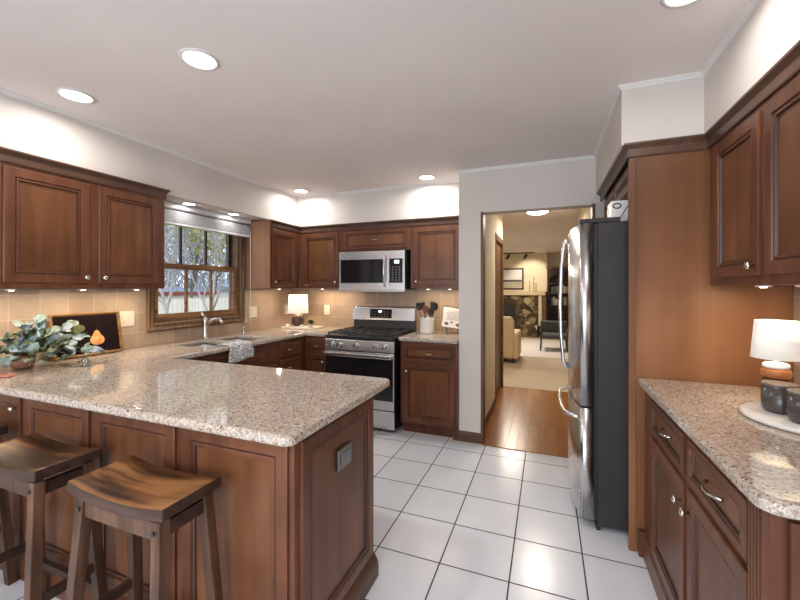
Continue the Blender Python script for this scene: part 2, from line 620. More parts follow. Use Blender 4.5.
# small white crown at the ceiling
def crown_path(name, pts, size=0.035):
    # pts: polyline in xy with the room on the left-hand side
    mb = MB()
    prof = [(0, 0), (0, -size * 1.15), (size * .25, -size * 1.1), (size * .45, -size * .6), (size * .9, -size * .3), (size, 0)]
    n = len(pts)
    rings_ = []
    for i, p in enumerate(pts):
        p = Vector(p)
        dn = []
        if i > 0:
            t = (p - Vector(pts[i - 1])).normalized(); dn.append(Vector((-t.y, t.x)))
        if i < n - 1:
            t = (Vector(pts[i + 1]) - p).normalized(); dn.append(Vector((-t.y, t.x)))
        if len(dn) == 2:
            b_ = (dn[0] + dn[1])
            b_ = b_ / max(1e-6, (1 + dn[0].dot(dn[1])))
        else:
            b_ = dn[0]
        rings_.append([(p.x + b_.x * a, p.y + b_.y * a, z) for a, z in prof])
    v = [q for r in rings_ for q in r]
    k = len(prof)
    f = []
    for i in range(n - 1):
        for j in range(k):
            j2 = (j + 1) % k
            f.append([i * k + j, i * k + j2, (i + 1) * k + j2, (i + 1) * k + j])
    f.append(list(range(k)))
    f.append([(n - 1) * k + j for j in range(k)][::-1])
    mb.add(v, f)
    return mb
c = crown_path('c', [(SL, YF), (SL, SB), (-0.745, SB), (-0.745, YD), (0.365, YD), (0.365, 2.27), (0.72, 2.27), (0.72, YF)][::-1], 0.02)
struct(c.build('trim_1', M['trim'], loc=(0, 0, ZC)))

# doorway casing: thin stained jamb
j = MB()
j.box(DX0, DX0 + .022, YD - .006, YD + .12, 0.0, DZ)
j.box(DX1 - .022, DX1, YD - .006, YD + .12, 0.0, DZ)
struct(j.build('trim_2', M['jamb']))
struct(MB().box(DX0, DX1, YD - .006, YD + .12, DZ - .006, DZ + .012).build('trim_3', M['paint']))
# threshold strip
struct(MB().box(DX0 + .02, DX1, YD - .035, YD - .005, 0.0, 0.006).build('trim_4', M['hardwood']))
b_ = MB()
b_.prism([(YD, 0), (YD - .016, 0), (YD - .016, .07), (YD - .010, .085), (YD, .09)], -0.76, DX0 + .003, 'x')
struct(b_.build('baseboard_doorway', M['base_brown']))
struct(MB().box(XL, -3.0 + .015, YF, 0.9, 0, 0.09).build('baseboard_left', M['base_brown']))

# hall and living room beyond the doorway
wp = M['hall_paint'] = plain('cream_hall_paint', srgb(214, 202, 178), 0.8, noise=0.01)
w = MB()
w.box(-0.68, -0.575, YD + .11, 4.62, 0, ZC)
w.box(-0.68, -0.575, 4.62, 5.42, 2.0, ZC)
struct(w.build('wall_hall_left', wp))
struct(MB().box(0.42, 0.52, YD + .11, 6.0, 0, ZC).build('wall_hall_right', wp))
dj = MB()
dj.box(-0.68, -0.568, 4.60, 4.66, 0, 2.0)
dj.box(-0.68, -0.568, 5.36, 5.44, 0, 2.0)
dj.box(-0.68, -0.568, 4.60, 5.44, 1.97, 2.04)
struct(dj.build('trim_5', M['jamb']))
struct(MB().box(-0.62, -0.60, 4.66, 5.36, 0.01, 1.97).build('door_1', M['jamb']))
struct(MB().box(-0.575, -0.565, YD + .12, 4.6, 0.004, 0.08).build('baseboard_hall', M['base_brown']))
struct(MB().box(-5.0, -0.66, 5.44, 5.54, 0, ZC).build('wall_living_near', wp))
struct(MB().box(-5.1, -5.0, 5.44, 12.4, 0, ZC).build('wall_living_left', wp))
struct(MB().box(3.0, 3.1, 5.44, 12.4, 0, ZC).build('wall_living_right', wp))
struct(MB().box(-5.0, 3.0, 12.3, 12.4, 0, ZC).build('wall_living_far', wp))
struct(MB().box(0.52, 3.0, 5.44, 5.54, 0, ZC).build('wall_living_side', wp))

# backsplash tiles
s_ = MB()
s_.box(XL, XL + .008, 0.2, 2.08, CT, 1.37)
s_.box(XL, XL + .008, 2.08, 3.12, CT, 1.03)
s_.box(XL, XL + .008, 3.12, YB, CT, 1.37)
struct(s_.build('wall_backsplash_left', M['splash_l']))
struct(MB().box(XL + .008, -0.745, YB - .008, YB, CT - .03, 1.37).build('wall_backsplash_back', M['splash_b']))
struct(MB().box(XR - .008, XR, 1.1, 2.285, CT, 1.39).build('wall_backsplash_right', M['splash_l']))

# ------------------------------------------------------------------ window over the sink
win = bpy.data.objects.new('window_1', None)
COL.objects.link(win)
win.location = (XL, 0, 0)
struct(win)
WW, WWY = M['window_wood'], M['window_wood_y']
cs = MB()
oy0, oy1, oz0, oz1 = 2.075, 3.122, 1.025, 2.07
prof = [(0.0, 0.0), (0.0, -0.020), (0.012, -0.030), (0.024, -0.020), (0.034, -0.016), (0.052, -0.020), (0.062, -0.008), (0.062, 0.0)]
# casing as nested rings (open centre): local x along +Y
cs.T = Matrix.Rotation(PI / 2, 4, 'Z')
v = []
for ins, y in prof:
    v += [(oy0 + ins, y, oz0 + ins), (oy1 - ins, y, oz0 + ins), (oy1 - ins, y, oz1 - ins), (oy0 + ins, y, oz1 - ins)]
f = []
for jx in range(len(prof)):
    for i in range(4):
        i2 = (i + 1) % 4
        j2 = (jx + 1) % len(prof)
        f.append([jx * 4 + i, jx * 4 + i2, j2 * 4 + i2, j2 * 4 + i])
cs.add(v, f)
cs.build('window_casing', WW, win)
# jamb lining
jb = MB()
jb.box(-.12, 0.001, WY0, WY0 + .02, WZ0, WZ1)
jb.box(-.12, 0.001, WY1 - .02, WY1, WZ0, WZ1)
jb.box(-.12, 0.001, WY0 + .02, WY1 - .02, WZ0, WZ0 + .025)
jb.box(-.12, 0.001, WY0 + .02, WY1 - .02, WZ1 - .02, WZ1)
jb.build('window_jamb', WW, win)
def sash(x0, x1, z0, z1, mat):
    y0, y1 = WY0 + .021, WY1 - .021
    s = MB()
    s.box(x0, x1, y0, y0 + .036, z0, z1)
    s.box(x0, x1, y1 - .036, y1, z0, z1)
    s.box(x0, x1, y0 + .036, y1 - .036, z0, z0 + .045)
    s.box(x0, x1, y0 + .036, y1 - .036, z1 - .042, z1)
    so = s.build('sash', mat, win, bevel=.003)
    g0, g1 = y0 + .036, y1 - .036
    for k in (1, 2):
        yy = g0 + (g1 - g0) * k / 3
        MB().box(x0 + .004, x1 - .004, yy - .010, yy + .010, z0 + .045, z1 - .042).build('muntin', mat, so, bevel=.003)
    MB().box((x0 + x1) / 2 - .002, (x0 + x1) / 2 + .002, g0, g1, z0 + .045, z1 - .042).build('pane', M['glass'], so)
sash(-.045, -.012, WZ0 + .026, 1.592, WWY)
sash(-.115, -.082, 1.55, WZ1 - .021, M['cab_g'])
lk = MB().box(-.03, -.012, 2.58, 2.64, 1.593, 1.605)
lk.build('sash_lock', M['nickel'], win)

# blind, pulled up
bl = thing('window_blind', 'white slatted blind pulled up at the top of the sink window', 'blind', (XL, 0, 0))
MB().box(0.001 + .030, .095, 2.05, 3.135, 2.052, 2.094).build('headrail', M['blind'], bl, bevel=.004)
st = MB()
rnd = random.Random(5)
for k in range(14):
    z = 1.933 + k * 0.0072
    st.box(0.033, .090, 2.055, 3.13, z, z + .003)
tag(st.build('slat_stack', M['blind'], bl), kind='stuff')
MB().box(.034, .090, 2.055, 3.13, 1.912, 1.93).build('bottom_rail', M['blind'], bl, bevel=.004)
cd = MB()
cd.tube([(.10, 3.115, 1.99), (.10, 3.118, 1.5), (.10, 3.116, 1.1), (.098, 3.12, .99)], .0025, 6)
cd.build('cord', M['white'], bl)

# ------------------------------------------------------------------ cabinets
CAB = [M['cab'], M['cab_g']]
CABP = [M['cab'], M['cab_g'], M['cab_panel']]
DOORP = [(0, 0.0), (0, -.009), (.003, -.012), (.046, -.012), (.049, -.006), (.053, -.006), (.056, -.009), (.063, -.009), (.066, -.001), (.072, -.001)]
DOORG = (4, 7)
DRAWP = [(0, 0.0), (0, -.009), (.003, -.012), (.026, -.012), (.029, -.006), (.032, -.006), (.035, -.009), (.039, -.009), (.042, -.002), (.046, -.002)]

def knob(parent, x, z, y=-.012):
    mb = MB(Matrix.Translation((x, y, z)) @ Matrix.Rotation(PI / 2, 4, 'X'))
    mb.lathe([(.006, 0), (.005, .010), (.009, .014), (.0145, .019), (.0145, .023), (.009, .028), (.002, .029)], seg=16)
    return mb.build('knob', M['chrome'], parent)

def pull(parent, x, z, w_=.085, y=-.020):
    mb = MB()
    pts = []
    for k in range(9):
        t = k / 8
        pts.append((x - w_ / 2 + w_ * t, y - .026 * math.sin(PI * t) ** .6 - .0, z - .006 * math.sin(PI * t)))
    mb.tube(pts, [.006, .0045, .004, .004, .0045, .004, .004, .0045, .006], 8)
    return mb.build('handle', M['chrome'], parent)

def door(parent, x0, x1, z0, z1, kn=None, name='door'):
    o = MB().rings(x0, x1, z0, z1, DOORP, DOORG, panel_idx=2).build(name, CABP, parent)
    if kn:
        knob(o, *kn)
    return o

def drawer(parent, x0, x1, z0, z1, hw=.085, name='drawer', horizontal=True, knobbed=False):
    o = MB().rings(x0, x1, z0, z1, DRAWP, DOORG, panel_idx=2).build(name, [M['cab_h'], M['cab_g'], M['cab_panel']], parent)
    if knobbed:
        knob(o, (x0 + x1) / 2, (z0 + z1) / 2, -.012)
    elif hw:
        pull(o, (x0 + x1) / 2, (z0 + z1) / 2, hw, -.003)
    return o

def body(parent, w_, d_, z0, z1, toe=0, mat=None):
    mb = MB()
    if toe:
        mb.prism([(.06, z0), (d_, z0), (d_, z1), (0, z1), (0, z0 + toe), (.06, z0 + toe)], 0, w_, 'x')
    else:
        mb.box(0, w_, 0, d_, z0, z1)
    return mb.build('cabinet_body', mat or M['cab'], parent, bevel=.0015, seg=1)

ZU0, ZU1 = 1.375, 2.083
# left wall, upper pair with lights beneath
c1 = thing('wall_cabinet', 'brown two-door wall cabinet left of the sink window', 'cabinet', (-2.668, 1.035, 0), RL)
body(c1, .955, .324, ZU0, ZU1)
door(c1, .052, .455, 1.41, 2.026, (.430, 1.445))
door(c1, .505, .915, 1.41, 2.026, (.532, 1.445))
c1b = thing('wall_cabinet', 'brown wall cabinet at the left edge of the picture', 'cabinet', (-2.668, 0.075, 0), RL)
body(c1b, .955, .324, ZU0, ZU1)
door(c1b, .045, .455, 1.41, 2.026, (.430, 1.445))
door(c1b, .505, .905, 1.41, 2.026, (.532, 1.445))
# corner unit right of the window
c2 = thing('wall_cabinet', 'narrow brown corner wall cabinet right of the sink window', 'cabinet', (-2.668, 3.142, 0), RL)
body(c2, .505, .324, ZU0, ZU1, mat=M['cab_lit_end'])
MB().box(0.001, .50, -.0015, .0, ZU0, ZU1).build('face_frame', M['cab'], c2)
door(c2, .025, .43, 1.41, 1.995, (.057, 1.445))
# back wall uppers
c3 = thing('wall_cabinet', 'brown single-door wall cabinet left of the microwave', 'cabinet', (-2.666, 3.65, 0), 0)
body(c3, .556, .31, ZU0, ZU1)
door(c3, .055, .515, 1.41, 1.995, (.485, 1.445))
c4 = thing('wall_cabinet', 'short brown cabinet with a flip-up door above the microwave', 'cabinet', (-2.108, 3.65, 0), 0)
body(c4, .80, .31, 1.775, ZU1)
drawer(c4, .025, .765, 1.80, 1.995, .085, 'door')
c5 = thing('wall_cabinet', 'brown single-door wall cabinet right of the microwave', 'cabinet', (-1.306, 3.65, 0), 0)
body(c5, .558, .31, ZU0, ZU1)
door(c5, .035, .515, 1.41, 1.995, (.065, 1.445))
# right wall uppers
ZR0, ZR1 = 1.392, 2.10
c6 = thing('wall_cabinet', 'brown two-door wall cabinet above the right counter beside the honey panel', 'cabinet', (0.745, 2.27, 0), RR)
body(c6, .93, .324, ZR0, ZR1)
door(c6, .07, .475, 1.428, 2.04, (.445, 1.466))
door(c6, .515, .91, 1.428, 2.04, None)
c7 = thing('wall_cabinet', 'brown wall cabinet cut by the right edge of the picture', 'cabinet', (0.745, 1.338, 0), RR)
body(c7, .93, .324, ZR0, ZR1)
door(c7, .045, .455, 1.428, 2.04, (.423, 1.462))
door(c7, .475, .885, 1.428, 2.04, (.507, 1.462))
# above the fridge
c8 = thing('wall_cabinet', 'brown cabinet over the refrigerator', 'cabinet', (0.43, 3.37, 0), RR)
body(c8, 1.055, .62, 1.905, 2.10)
door(c8, .03, .515, 1.915, 2.055, None)
door(c8, .535, 1.03, 1.915, 2.055, None)

# brown crown mouldings on the cabinets
CRP = [(0, 0), (.006, 0), (.008, .006), (.008, .040), (.012, .046), (.022, .058), (.026, .060), (.026, .070), (0, .070)]
def wood_crown(name, pts, z, mat, flip=False):
    mb = MB()
    n = len(pts)
    rr_ = []
    for i, p in enumerate(pts):
        p = Vector(p)
        dn = []
        if i > 0:
            t = (p - Vector(pts[i - 1])).normalized(); dn.append(Vector((-t.y, t.x)))
        if i < n - 1:
            t = (Vector(pts[i + 1]) - p).normalized(); dn.append(Vector((-t.y, t.x)))
        bb = dn[0] if len(dn) == 1 else (dn[0] + dn[1]) / (1 + dn[0].dot(dn[1]))
        rr_.append([(p.x + bb.x * a, p.y + bb.y * a, z + h) for a, h in CRP])
    k = len(CRP)
    v = [q for r in rr_ for q in r]
    f = []
    for i in range(n - 1):
        for jj in range(k):
            j2 = (jj + 1) % k
            f.append([i * k + jj, i * k + j2, (i + 1) * k + j2, (i + 1) * k + jj])
    f.append(list(range(k)))
    f.append([(n - 1) * k + jj for jj in range(k)][::-1])
    mb.add(v, f)
    return struct(mb.build(name, mat))
wood_crown('trim_6', [(-2.992, 1.992), (-2.666, 1.992), (-2.666, 0.0)], 2.045, M['crown'])
wood_crown('trim_7', [(-0.747, 3.648), (-2.666, 3.648), (-2.666, 3.142)], 2.015, M['crown'])
wood_crown('trim_8', [(0.743, 0.40), (0.743, 2.288), (0.402, 2.288), (0.402, 3.375)], 2.066, M['crown'])

# tall honey panel beside the fridge
tp = thing('side_panel', 'tall honey maple panel between the refrigerator and the right counter', 'panel', (0.402, 2.29, 0))
MB().box(0, .667, .001, .022, 0.0, 2.10).build('panel_board', M['honey'], tp)
MB().box(0, .032, -.006, 0.001, 0.0, 2.062).build('edge_strip', M['honey'], tp, bevel=.002)

# lower run: sink side (faces +X)
b1 = thing('sink_cabinet', 'brown base cabinet under the double sink', 'cabinet', (-2.39, 1.83, 0), RL)
body(b1, 1.09, .60, 0.0, 0.66, .10)
MB().box(0, 1.09, .0, .02, .661, CB - .002).build('front_rail', M['cab'], b1)
door(b1, .27, .62, .14, .665, (.58, .61))
door(b1, .63, .985, .14, .665, (.67, .61))
drawer(b1, .27, .62, .70, .85, 0)
drawer(b1, .63, .985, .70, .85, 0)
b2 = thing('base_cabinet', 'brown drawer cabinet between the sink and the corner', 'cabinet', (-2.39, 2.923, 0), RL)
body(b2, .425, .60, 0.0, CB - .002, .10)
drawer(b2, .02, .35, .70, .85, .085)
drawer(b2, .02, .35, .51, .68, .085)
drawer(b2, .02, .35, .14, .49, .085)
b3 = thing('base_cabinet', 'small brown base cabinet in the corner left of the range', 'cabinet', (-2.389, 3.352, 0), 0)
body(b3, .282, .60, 0.0, CB - .002, .10)
drawer(b3, .02, .262, .71, .85, .08)
door(b3, .02, .262, .14, .69, (.235, .62))
b4 = thing('base_cabinet', 'brown base cabinet with a drawer between the range and the doorway', 'cabinet', (-1.30, 3.352, 0), 0)
body(b4, .552, .60, 0.0, CB - .002, .10)
drawer(b4, .03, .525, .695, .85, .09)
door(b4, .03, .525, .12, .675, (.065, .60))

# right wall lower cabinet
b5 = thing('base_cabinet', 'dark brown two-door cabinet with two drawers under the right counter', 'cabinet', (0.47, 2.265, 0), RR)
body(b5, 1.165, .585, 0.0, CB - .002, .10)
drawer(b5, .165, .622, .70, .85, .105)
drawer(b5, .660, 1.082, .70, .85, .115)
door(b5, .165, .622, .13, .675, (.597, .60))
door(b5, .660, 1.082, .13, .675, (.685, .60))
# fluted pilaster at the near corner
pl = MB()
xs = []
w0, w1_ = 1.090, 1.163
n = 4
pts = [(w0, .0)]
fw = (w1_ - w0 - .012) / n
for k in range(n):
    a = w0 + .006 + k * fw
    pts += [(a, -.012), (a + fw * .45, -.012), (a + fw * .55, -.002), (a + fw * .8, -.002), (a + fw * .95, -.012)]
pts += [(w1_, -.012), (w1_, .0)]
pl.prism(pts, .12, CB - .004, 'z')
pl.build('fluted_pilaster', M['cab'], b5)
ep = MB(Matrix.Translation((1.1655, 0.0, 0)) @ Matrix.Rotation(PI / 2, 4, 'Z'))
ep.rings(.03, .575, .12, .862, [(0, 0.0), (0, -.014), (.05, -.014), (.054, -.008), (.062, -.008), (.066, -.012)], (2,), panel_idx=2)
ep.build('end_panel', CABP, b5)
MB().prism([(-.012, .0), (.0, .0), (.0, .11), (-.004, .11), (-.012, .095)], .02, 1.165, 'x').build('base_moulding', M['cab'], b5)
MB().box(-.012, .018, -.03, .02, .0, .13).build('base_block', M['cab'], b5, bevel=.003)

# peninsula
pn = thing('peninsula_cabinet', 'brown panelled peninsula base with a stainless outlet on its end', 'cabinet', (-0.78, 1.035, 0))
MB().box(-2.20, 0, 0, .615, 0.0, CB - .002).build('cabinet_body', M['cab'], pn, bevel=.0015, seg=1)
PP = [(0, 0.0), (0, -.010), (.004, -.012), (.045, -.012), (.049, -.006), (.055, -.006), (.058, -.008), (.066, -.008), (.070, -.002), (.075, -.002)]
for k, x in enumerate((-.505, -1.025, -1.545, -2.065)):
    o = MB().rings(x, x + .485, .13, .862, PP, (4, 7), panel_idx=2).build('front_panel' if k < 3 else 'door', CABP, pn)
    if k == 3:
        knob(o, .455 + x, .80, -.012)
T = Matrix.Rotation(PI / 2, 4, 'Z')
MB(T).rings(.03, .588, .12, .862, [(0, 0.0), (0, -.008), (.004, -.012), (.045, -.012), (.049, -.006), (.055, -.006), (.060, -.009), (.066, -.009), (.072, -.001), (.078, -.001)], (4, 7), panel_idx=2).build('end_panel', CABP, pn)
bmold = [(0, 0), (-.026, 0), (-.026, .055), (-.022, .075), (-.014, .09), (-.006, .10), (0, .105)]
MB().prism(bmold, -2.2, .026, 'x').build('base_moulding', M['cab_h'], pn)
MB(T).prism(bmold, -.0, .615, 'x').build('base_moulding', M['crown'], pn)
oc = MB(T).box(.262, .372, -.014, -.004, .652, .735).build('outlet_cover', steel('dark_steel', (.26, .25, .24, 1), .3), pn, bevel=.002)
MB(T).box(.288, .314, -.017, -.013, .675, .713).build('socket', M['grey_print'], oc)
MB(T).box(.322, .348, -.017, -.013, .675, .713).build('socket', M['grey_print'], oc)

# ------------------------------------------------------------------ countertops
def slab(xs, ys, keep, z0, z1, round_corners=(), rad=.04, edge=.013):
    bm = bmesh.new()
    vd = {}
    def V(i, j, z):
        k = (i, j, z)
        if k not in vd:
            vd[k] = bm.verts.new((xs[i], ys[j], z))
        return vd[k]
    K = lambda i, j: 0 <= i < len(xs) - 1 and 0 <= j < len(ys) - 1 and keep(i, j)
    for i in range(len(xs) - 1):
        for j_ in range(len(ys) - 1):
            if not K(i, j_):
                continue
            bm.faces.new([V(i, j_, z1), V(i + 1, j_, z1), V(i + 1, j_ + 1, z1), V(i, j_ + 1, z1)])
            bm.faces.new([V(i, j_ + 1, z0), V(i + 1, j_ + 1, z0), V(i + 1, j_, z0), V(i, j_, z0)])
            for (di, dj, a, b) in ((-1, 0, (i, j_ + 1), (i, j_)), (1, 0, (i + 1, j_), (i + 1, j_ + 1)), (0, -1, (i, j_), (i + 1, j_)), (0, 1, (i + 1, j_ + 1), (i, j_ + 1))):
                if not K(i + di, j_ + dj):
                    bm.faces.new([V(*a, z0), V(*b, z0), V(*b, z1), V(*a, z1)])
    es = []
    for (x, y) in round_corners:
        for e in bm.edges:
            a, b = e.verts
            if abs(a.co.x - x) < 1e-4 and abs(a.co.y - y) < 1e-4 and abs(b.co.x - x) < 1e-4 and abs(b.co.y - y) < 1e-4:
                es.append(e)
    if es:
        bmesh.ops.bevel(bm, geom=es, offset=rad, segments=6, affect='EDGES', profile=0.5)
    bmesh.ops.dissolve_limit(bm, angle_limit=.01, verts=bm.verts, edges=bm.edges)
    bmesh.ops.recalc_face_normals(bm, faces=bm.faces)
    return bm
def slab_obj(name, bm, mat, edge=.013):
    me = bpy.data.meshes.new(name)
    bm.to_mesh(me)
    bm.free()
    me.materials.append(mat)
    o = bpy.data.objects.new(name, me)
    COL.objects.link(o)
    md = o.modifiers.new('bevel', 'BEVEL')
    md.width = edge
    md.segments = 4
    md.limit_method = 'ANGLE'
    md.angle_limit = math.radians(50)
    return o
xs = [XL + .009, -2.86, -2.46, -2.36, -2.107, -0.745]
ys = [0.968, 1.80, 2.2, 2.53, 2.57, 2.90, 3.33, YB - .009]
def keep(i, j):
    if j == 0:
        return True
    if i >= 4:
        return False
    if i == 3:
        return j == 6
    if i == 1 and j in (2, 4):
        return False
    return True
ct = slab_obj('countertop', slab(xs, ys, keep, CB, CT, [(-0.745, 0.968), (-0.745, 1.80)], .04), M['granite'])
tag(ct, 'beige speckled granite countertop of the peninsula and sink wall', 'countertop')
ct2 = slab_obj('countertop', slab([-1.318, -0.748], [3.33, YB - .009], lambda i, j: True, CB, CT), M['granite'])
tag(ct2, 'short beige granite countertop between the range and the doorway', 'countertop')
ct3 = slab_obj('countertop', slab([0.44, XR - .009], [1.066, 2.283], lambda i, j: True, CB, CT, [(0.44, 1.066)], .05), M['granite'])
tag(ct3, 'beige granite countertop along the right wall beside the honey panel', 'countertop')

# ------------------------------------------------------------------ sink, faucet, soap, towel
sk = thing('kitchen_sink', 'stainless double-bowl undermount sink below the window', 'sink', (-2.66, 2.55, 0))
def bowl(y0, y1):
    mb = MB()
    x0, x1, zt, zb = -.198, .198, CB - .001, .70
    t = .012
    v = [(x0, y0, zt), (x1, y0, zt), (x1, y1, zt), (x0, y1, zt), (x0 + .02, y0 + .02, zb), (x1 - .02, y0 + .02, zb), (x1 - .02, y1 - .02, zb), (x0 + .02, y1 - .02, zb),
         (x0 - t, y0 - t, zt), (x1 + t, y0 - t, zt), (x1 + t, y1 + t, zt), (x0 - t, y1 + t, zt), (x0, y0, zb - .01), (x1, y0, zb - .01), (x1, y1, zb - .01), (x0, y1, zb - .01)]
    f = [(4, 5, 6, 7)]
    for i in range(4):
        k = (i + 1) % 4
        f += [(i, k, k + 4, i + 4), (i, i + 8, k + 8, k), (i + 8, i + 12, k + 12, k + 8)]
    f.append((15, 14, 13, 12))
    mb.add(v, f)
    b = mb.build('bowl', M['steel_x'], sk)
    MB().lathe([(.04, .7005), (.038, .703), (.02, .702)], 0, (y0 + y1) / 2, 20).build('drain', M['chrome'], b)
bowl(-.348, -.035)
bowl(.035, .348)

fc = thing('kitchen_faucet', 'satin nickel faucet standing behind the sink', 'faucet', (-2.905, 2.56, CT))
MB().lathe([(.030, 0), (.030, .008), (.022, .014), (.019, .03), (.019, .15), (.021, .175), (.016, .20)], 0, 0, 20).build('faucet_body', M['nickel'], fc)
MB().tube([(0, 0, .12), (.05, .01, .165), (.10, .02, .185), (.15, .03, .175), (.175, .035, .15)], [.016, .014, .013, .015, .016], 12).build('spout', M['nickel'], fc)
MB().tube([(0, 0, .195), (-.005, -.015, .215), (-.01, -.03, .24)], [.014, .011, .009], 10).build('lever', M['nickel'], fc)
sd = thing('soap_dispenser', 'slim curved metal soap dispenser at the right end of the sink', 'soap dispenser', (-2.90, 3.02, CT))
MB().lathe([(.020, 0), (.018, .008), (.010, .012), (.009, .07)], 0, 0, 16).build('dispenser_base', M['nickel'], sd)
MB().tube([(0, 0, .065), (0, 0, .115), (.02, -.005, .135), (.06, -.015, .125)], .006, 8).build('nozzle', M['nickel'], sd)

M['towel'] = None
m, nt, b = new_mat('patterned_towel')
tc = N(nt, 'ShaderNodeTexCoord')
vo = N(nt, 'ShaderNodeTexVoronoi'); vo.inputs['Scale'].default_value = 42
nt.links.new(tc.outputs['Object'], vo.inputs['Vector'])
r = ramp(nt, [(0.0, srgb(232, 232, 230)), (0.42, srgb(226, 226, 224)), (0.5, srgb(118, 122, 126)), (0.75, srgb(204, 204, 202))])
nt.links.new(vo.outputs['Distance'], r.inputs[0]); nt.links.new(r.outputs[0], b.inputs['Base Color'])
b.inputs['Roughness'].default_value = .9
M['towel'] = m
tw = MB()
tw.smooth = True
prof = [(-.125, .006), (-.08, .008), (-.04, .008), (-.006, .007), (.006, -.004), (.012, -.03), (.014, -.07), (.012, -.11), (.013, -.128)]
nx = 14
v = []
for k in range(nx + 1):
    t = k / nx
    y = -.12 + .24 * t
    for a, z in prof:
        wv = .006 * math.sin(t * 14) * (1 if z < -.02 else .15)
        v.append((a + wv, y * (1 + (.12 if z < -.05 else 0)) + .02 * z, z - (.008 * math.sin(t * 5) if z < -.1 else 0)))
f = []
k2 = len(prof)
for k in range(nx):
    for jn in range(k2 - 1):
        f.append([k * k2 + jn, k * k2 + jn + 1, (k + 1) * k2 + jn + 1, (k + 1) * k2 + jn])
tw.add(v, f)
to = tw.build('dish_towel', M['towel'], loc=(-2.358, 2.42, CT))
md = to.modifiers.new('solid', 'SOLIDIFY'); md.thickness = .004; md.offset = 1
tag(to, 'grey and white patterned dish towel draped over the counter edge at the sink', 'towel')

# ------------------------------------------------------------------ range
rg = thing('gas_range', 'stainless gas range with a black oven door', 'range', (-2.099, 3.30, 0))
RWID = .758
MB().box(0.004, RWID - .004, .02, .63, .03, .885).build('range_body', M['black'], rg)
fd = MB()
for x in (.05, RWID - .05):
    for y in (.08, .58):
        fd.cyl((x, y, 0), (x, y, .03), .015)
        fd.build('foot', M['black'], rg)
        fd = MB()
MB().box(0, RWID, -.012, .02, .035, .205).build('storage_drawer', M['steel_x'], rg, bevel=.004)
od = MB().box(0, RWID, -.018, .019, .215, .755).build('oven_door', M['steel_x'], rg, bevel=.004)
MB().box(.012, RWID - .012, -.021, -.017, .305, .70).build('door_glass', M['black_glass'], od)
hb = MB()
hb.beam((.01, -.062, .728), (RWID - .01, -.062, .728), .022, .038, up=(0, 0, 1))
hb.build('oven_handle', M['steel_x'], od, bevel=.008)
for x in (.035, RWID - .035):
    MB().box(x - .012, x + .012, -.055, -.017, .712, .742).build('handle_bracket', M['steel'], od)
cp = MB().prism([(-.020, .765), (.02, .765), (.02, .878), (.0, .878), (-.012, .865)], 0, RWID, 'x').build('control_panel', M['steel_x'], rg, bevel=.003)
for x in (.085, .17, .355, .56, .66):
    kb = MB(Matrix.Translation((x, -.018, .818)) @ Matrix.Rotation(PI / 2 - .08, 4, 'X'))
    kb.lathe([(.027, 0), (.027, .006), (.021, .010), (.019, .030), (.016, .034)], seg=18)
    k_ = kb.build('burner_knob', M['steel'], cp)
    MB(kb.T).box(-.004, .004, -.02, .02, .03, .040).build('grip', M['black'], k_)
MB().box(-.001, RWID + .001, -.014, .63, .886, .905).build('cooktop', M['black'], rg, bevel=.004)
for gx in (.02, .262, .504):
    g = MB()
    w_ = .232
    z = .932
    g.box(gx, gx + w_, .01, .024, z - .008, z + .006)
    g.box(gx, gx + w_, .566, .58, z - .008, z + .006)
    g.box(gx, gx + .014, .024, .566, z - .008, z + .006)
    g.box(gx + w_ - .014, gx + w_, .024, .566, z - .008, z + .006)
    g.box(gx + w_ / 2 - .006, gx + w_ / 2 + .006, .024, .566, z - .006, z + .006)
    for yy in (.15, .29, .43):
        g.box(gx + .014, gx + w_ - .014, yy - .006, yy + .006, z - .006, z + .006)
    for xx in (gx + .002, gx + w_ - .014):
        for yy in (.012, .566):
            g.box(xx, xx + .012, yy, yy + .012, .905, z)
    g.build('grate', M['iron'], rg)
for x, y in ((.136, .16), (.136, .43), (.378, .30), (.62, .16), (.62, .43)):
    bb = MB().lathe([(.05, .905), (.05, .912), (.036, .914), (.036, .922), (.03, .924)], x, y, 24).build('burner', M['steel' if x == .378 else 'iron'], rg)
bg = MB()
bg.prism([(.585, .905), (.63, .905), (.63, 1.02), (.60, 1.02)], .004, RWID - .004, 'x')
bg.build('lower_guard', M['black'], rg)
bk = MB().prism([(.565, 1.018), (.63, 1.018), (.63, 1.172), (.60, 1.172), (.585, 1.16)], 0, RWID, 'x').build('back_guard', M['steel_x'], rg, bevel=.004)
dsp = MB(Matrix.Translation((0, .574, 1.09)) @ Matrix.Rotation(-.14, 4, 'X')).box(.225, .49, -.006, .0, -.048, .052).build('display_panel', M['black_glass'], bk)
MB(Matrix.Translation((0, .568, 1.09)) @ Matrix.Rotation(-.14, 4, 'X')).box(.33, .37, -.002, .0, .018, .034).build('clock_digits', M['display'], dsp)
for r_ in range(3):
    for c_ in range(6):
        if r_ == 0 and 2 <= c_ <= 3: continue
        MB(Matrix.Translation((0, .568, 1.09)) @ Matrix.Rotation(-.14, 4, 'X')).box(.245 + c_ * .038, .262 + c_ * .038, -.001, .0, -.034 + (2 - r_) * .026, -.028 + (2 - r_) * .026).build('key_mark', M['grey_print'], dsp)

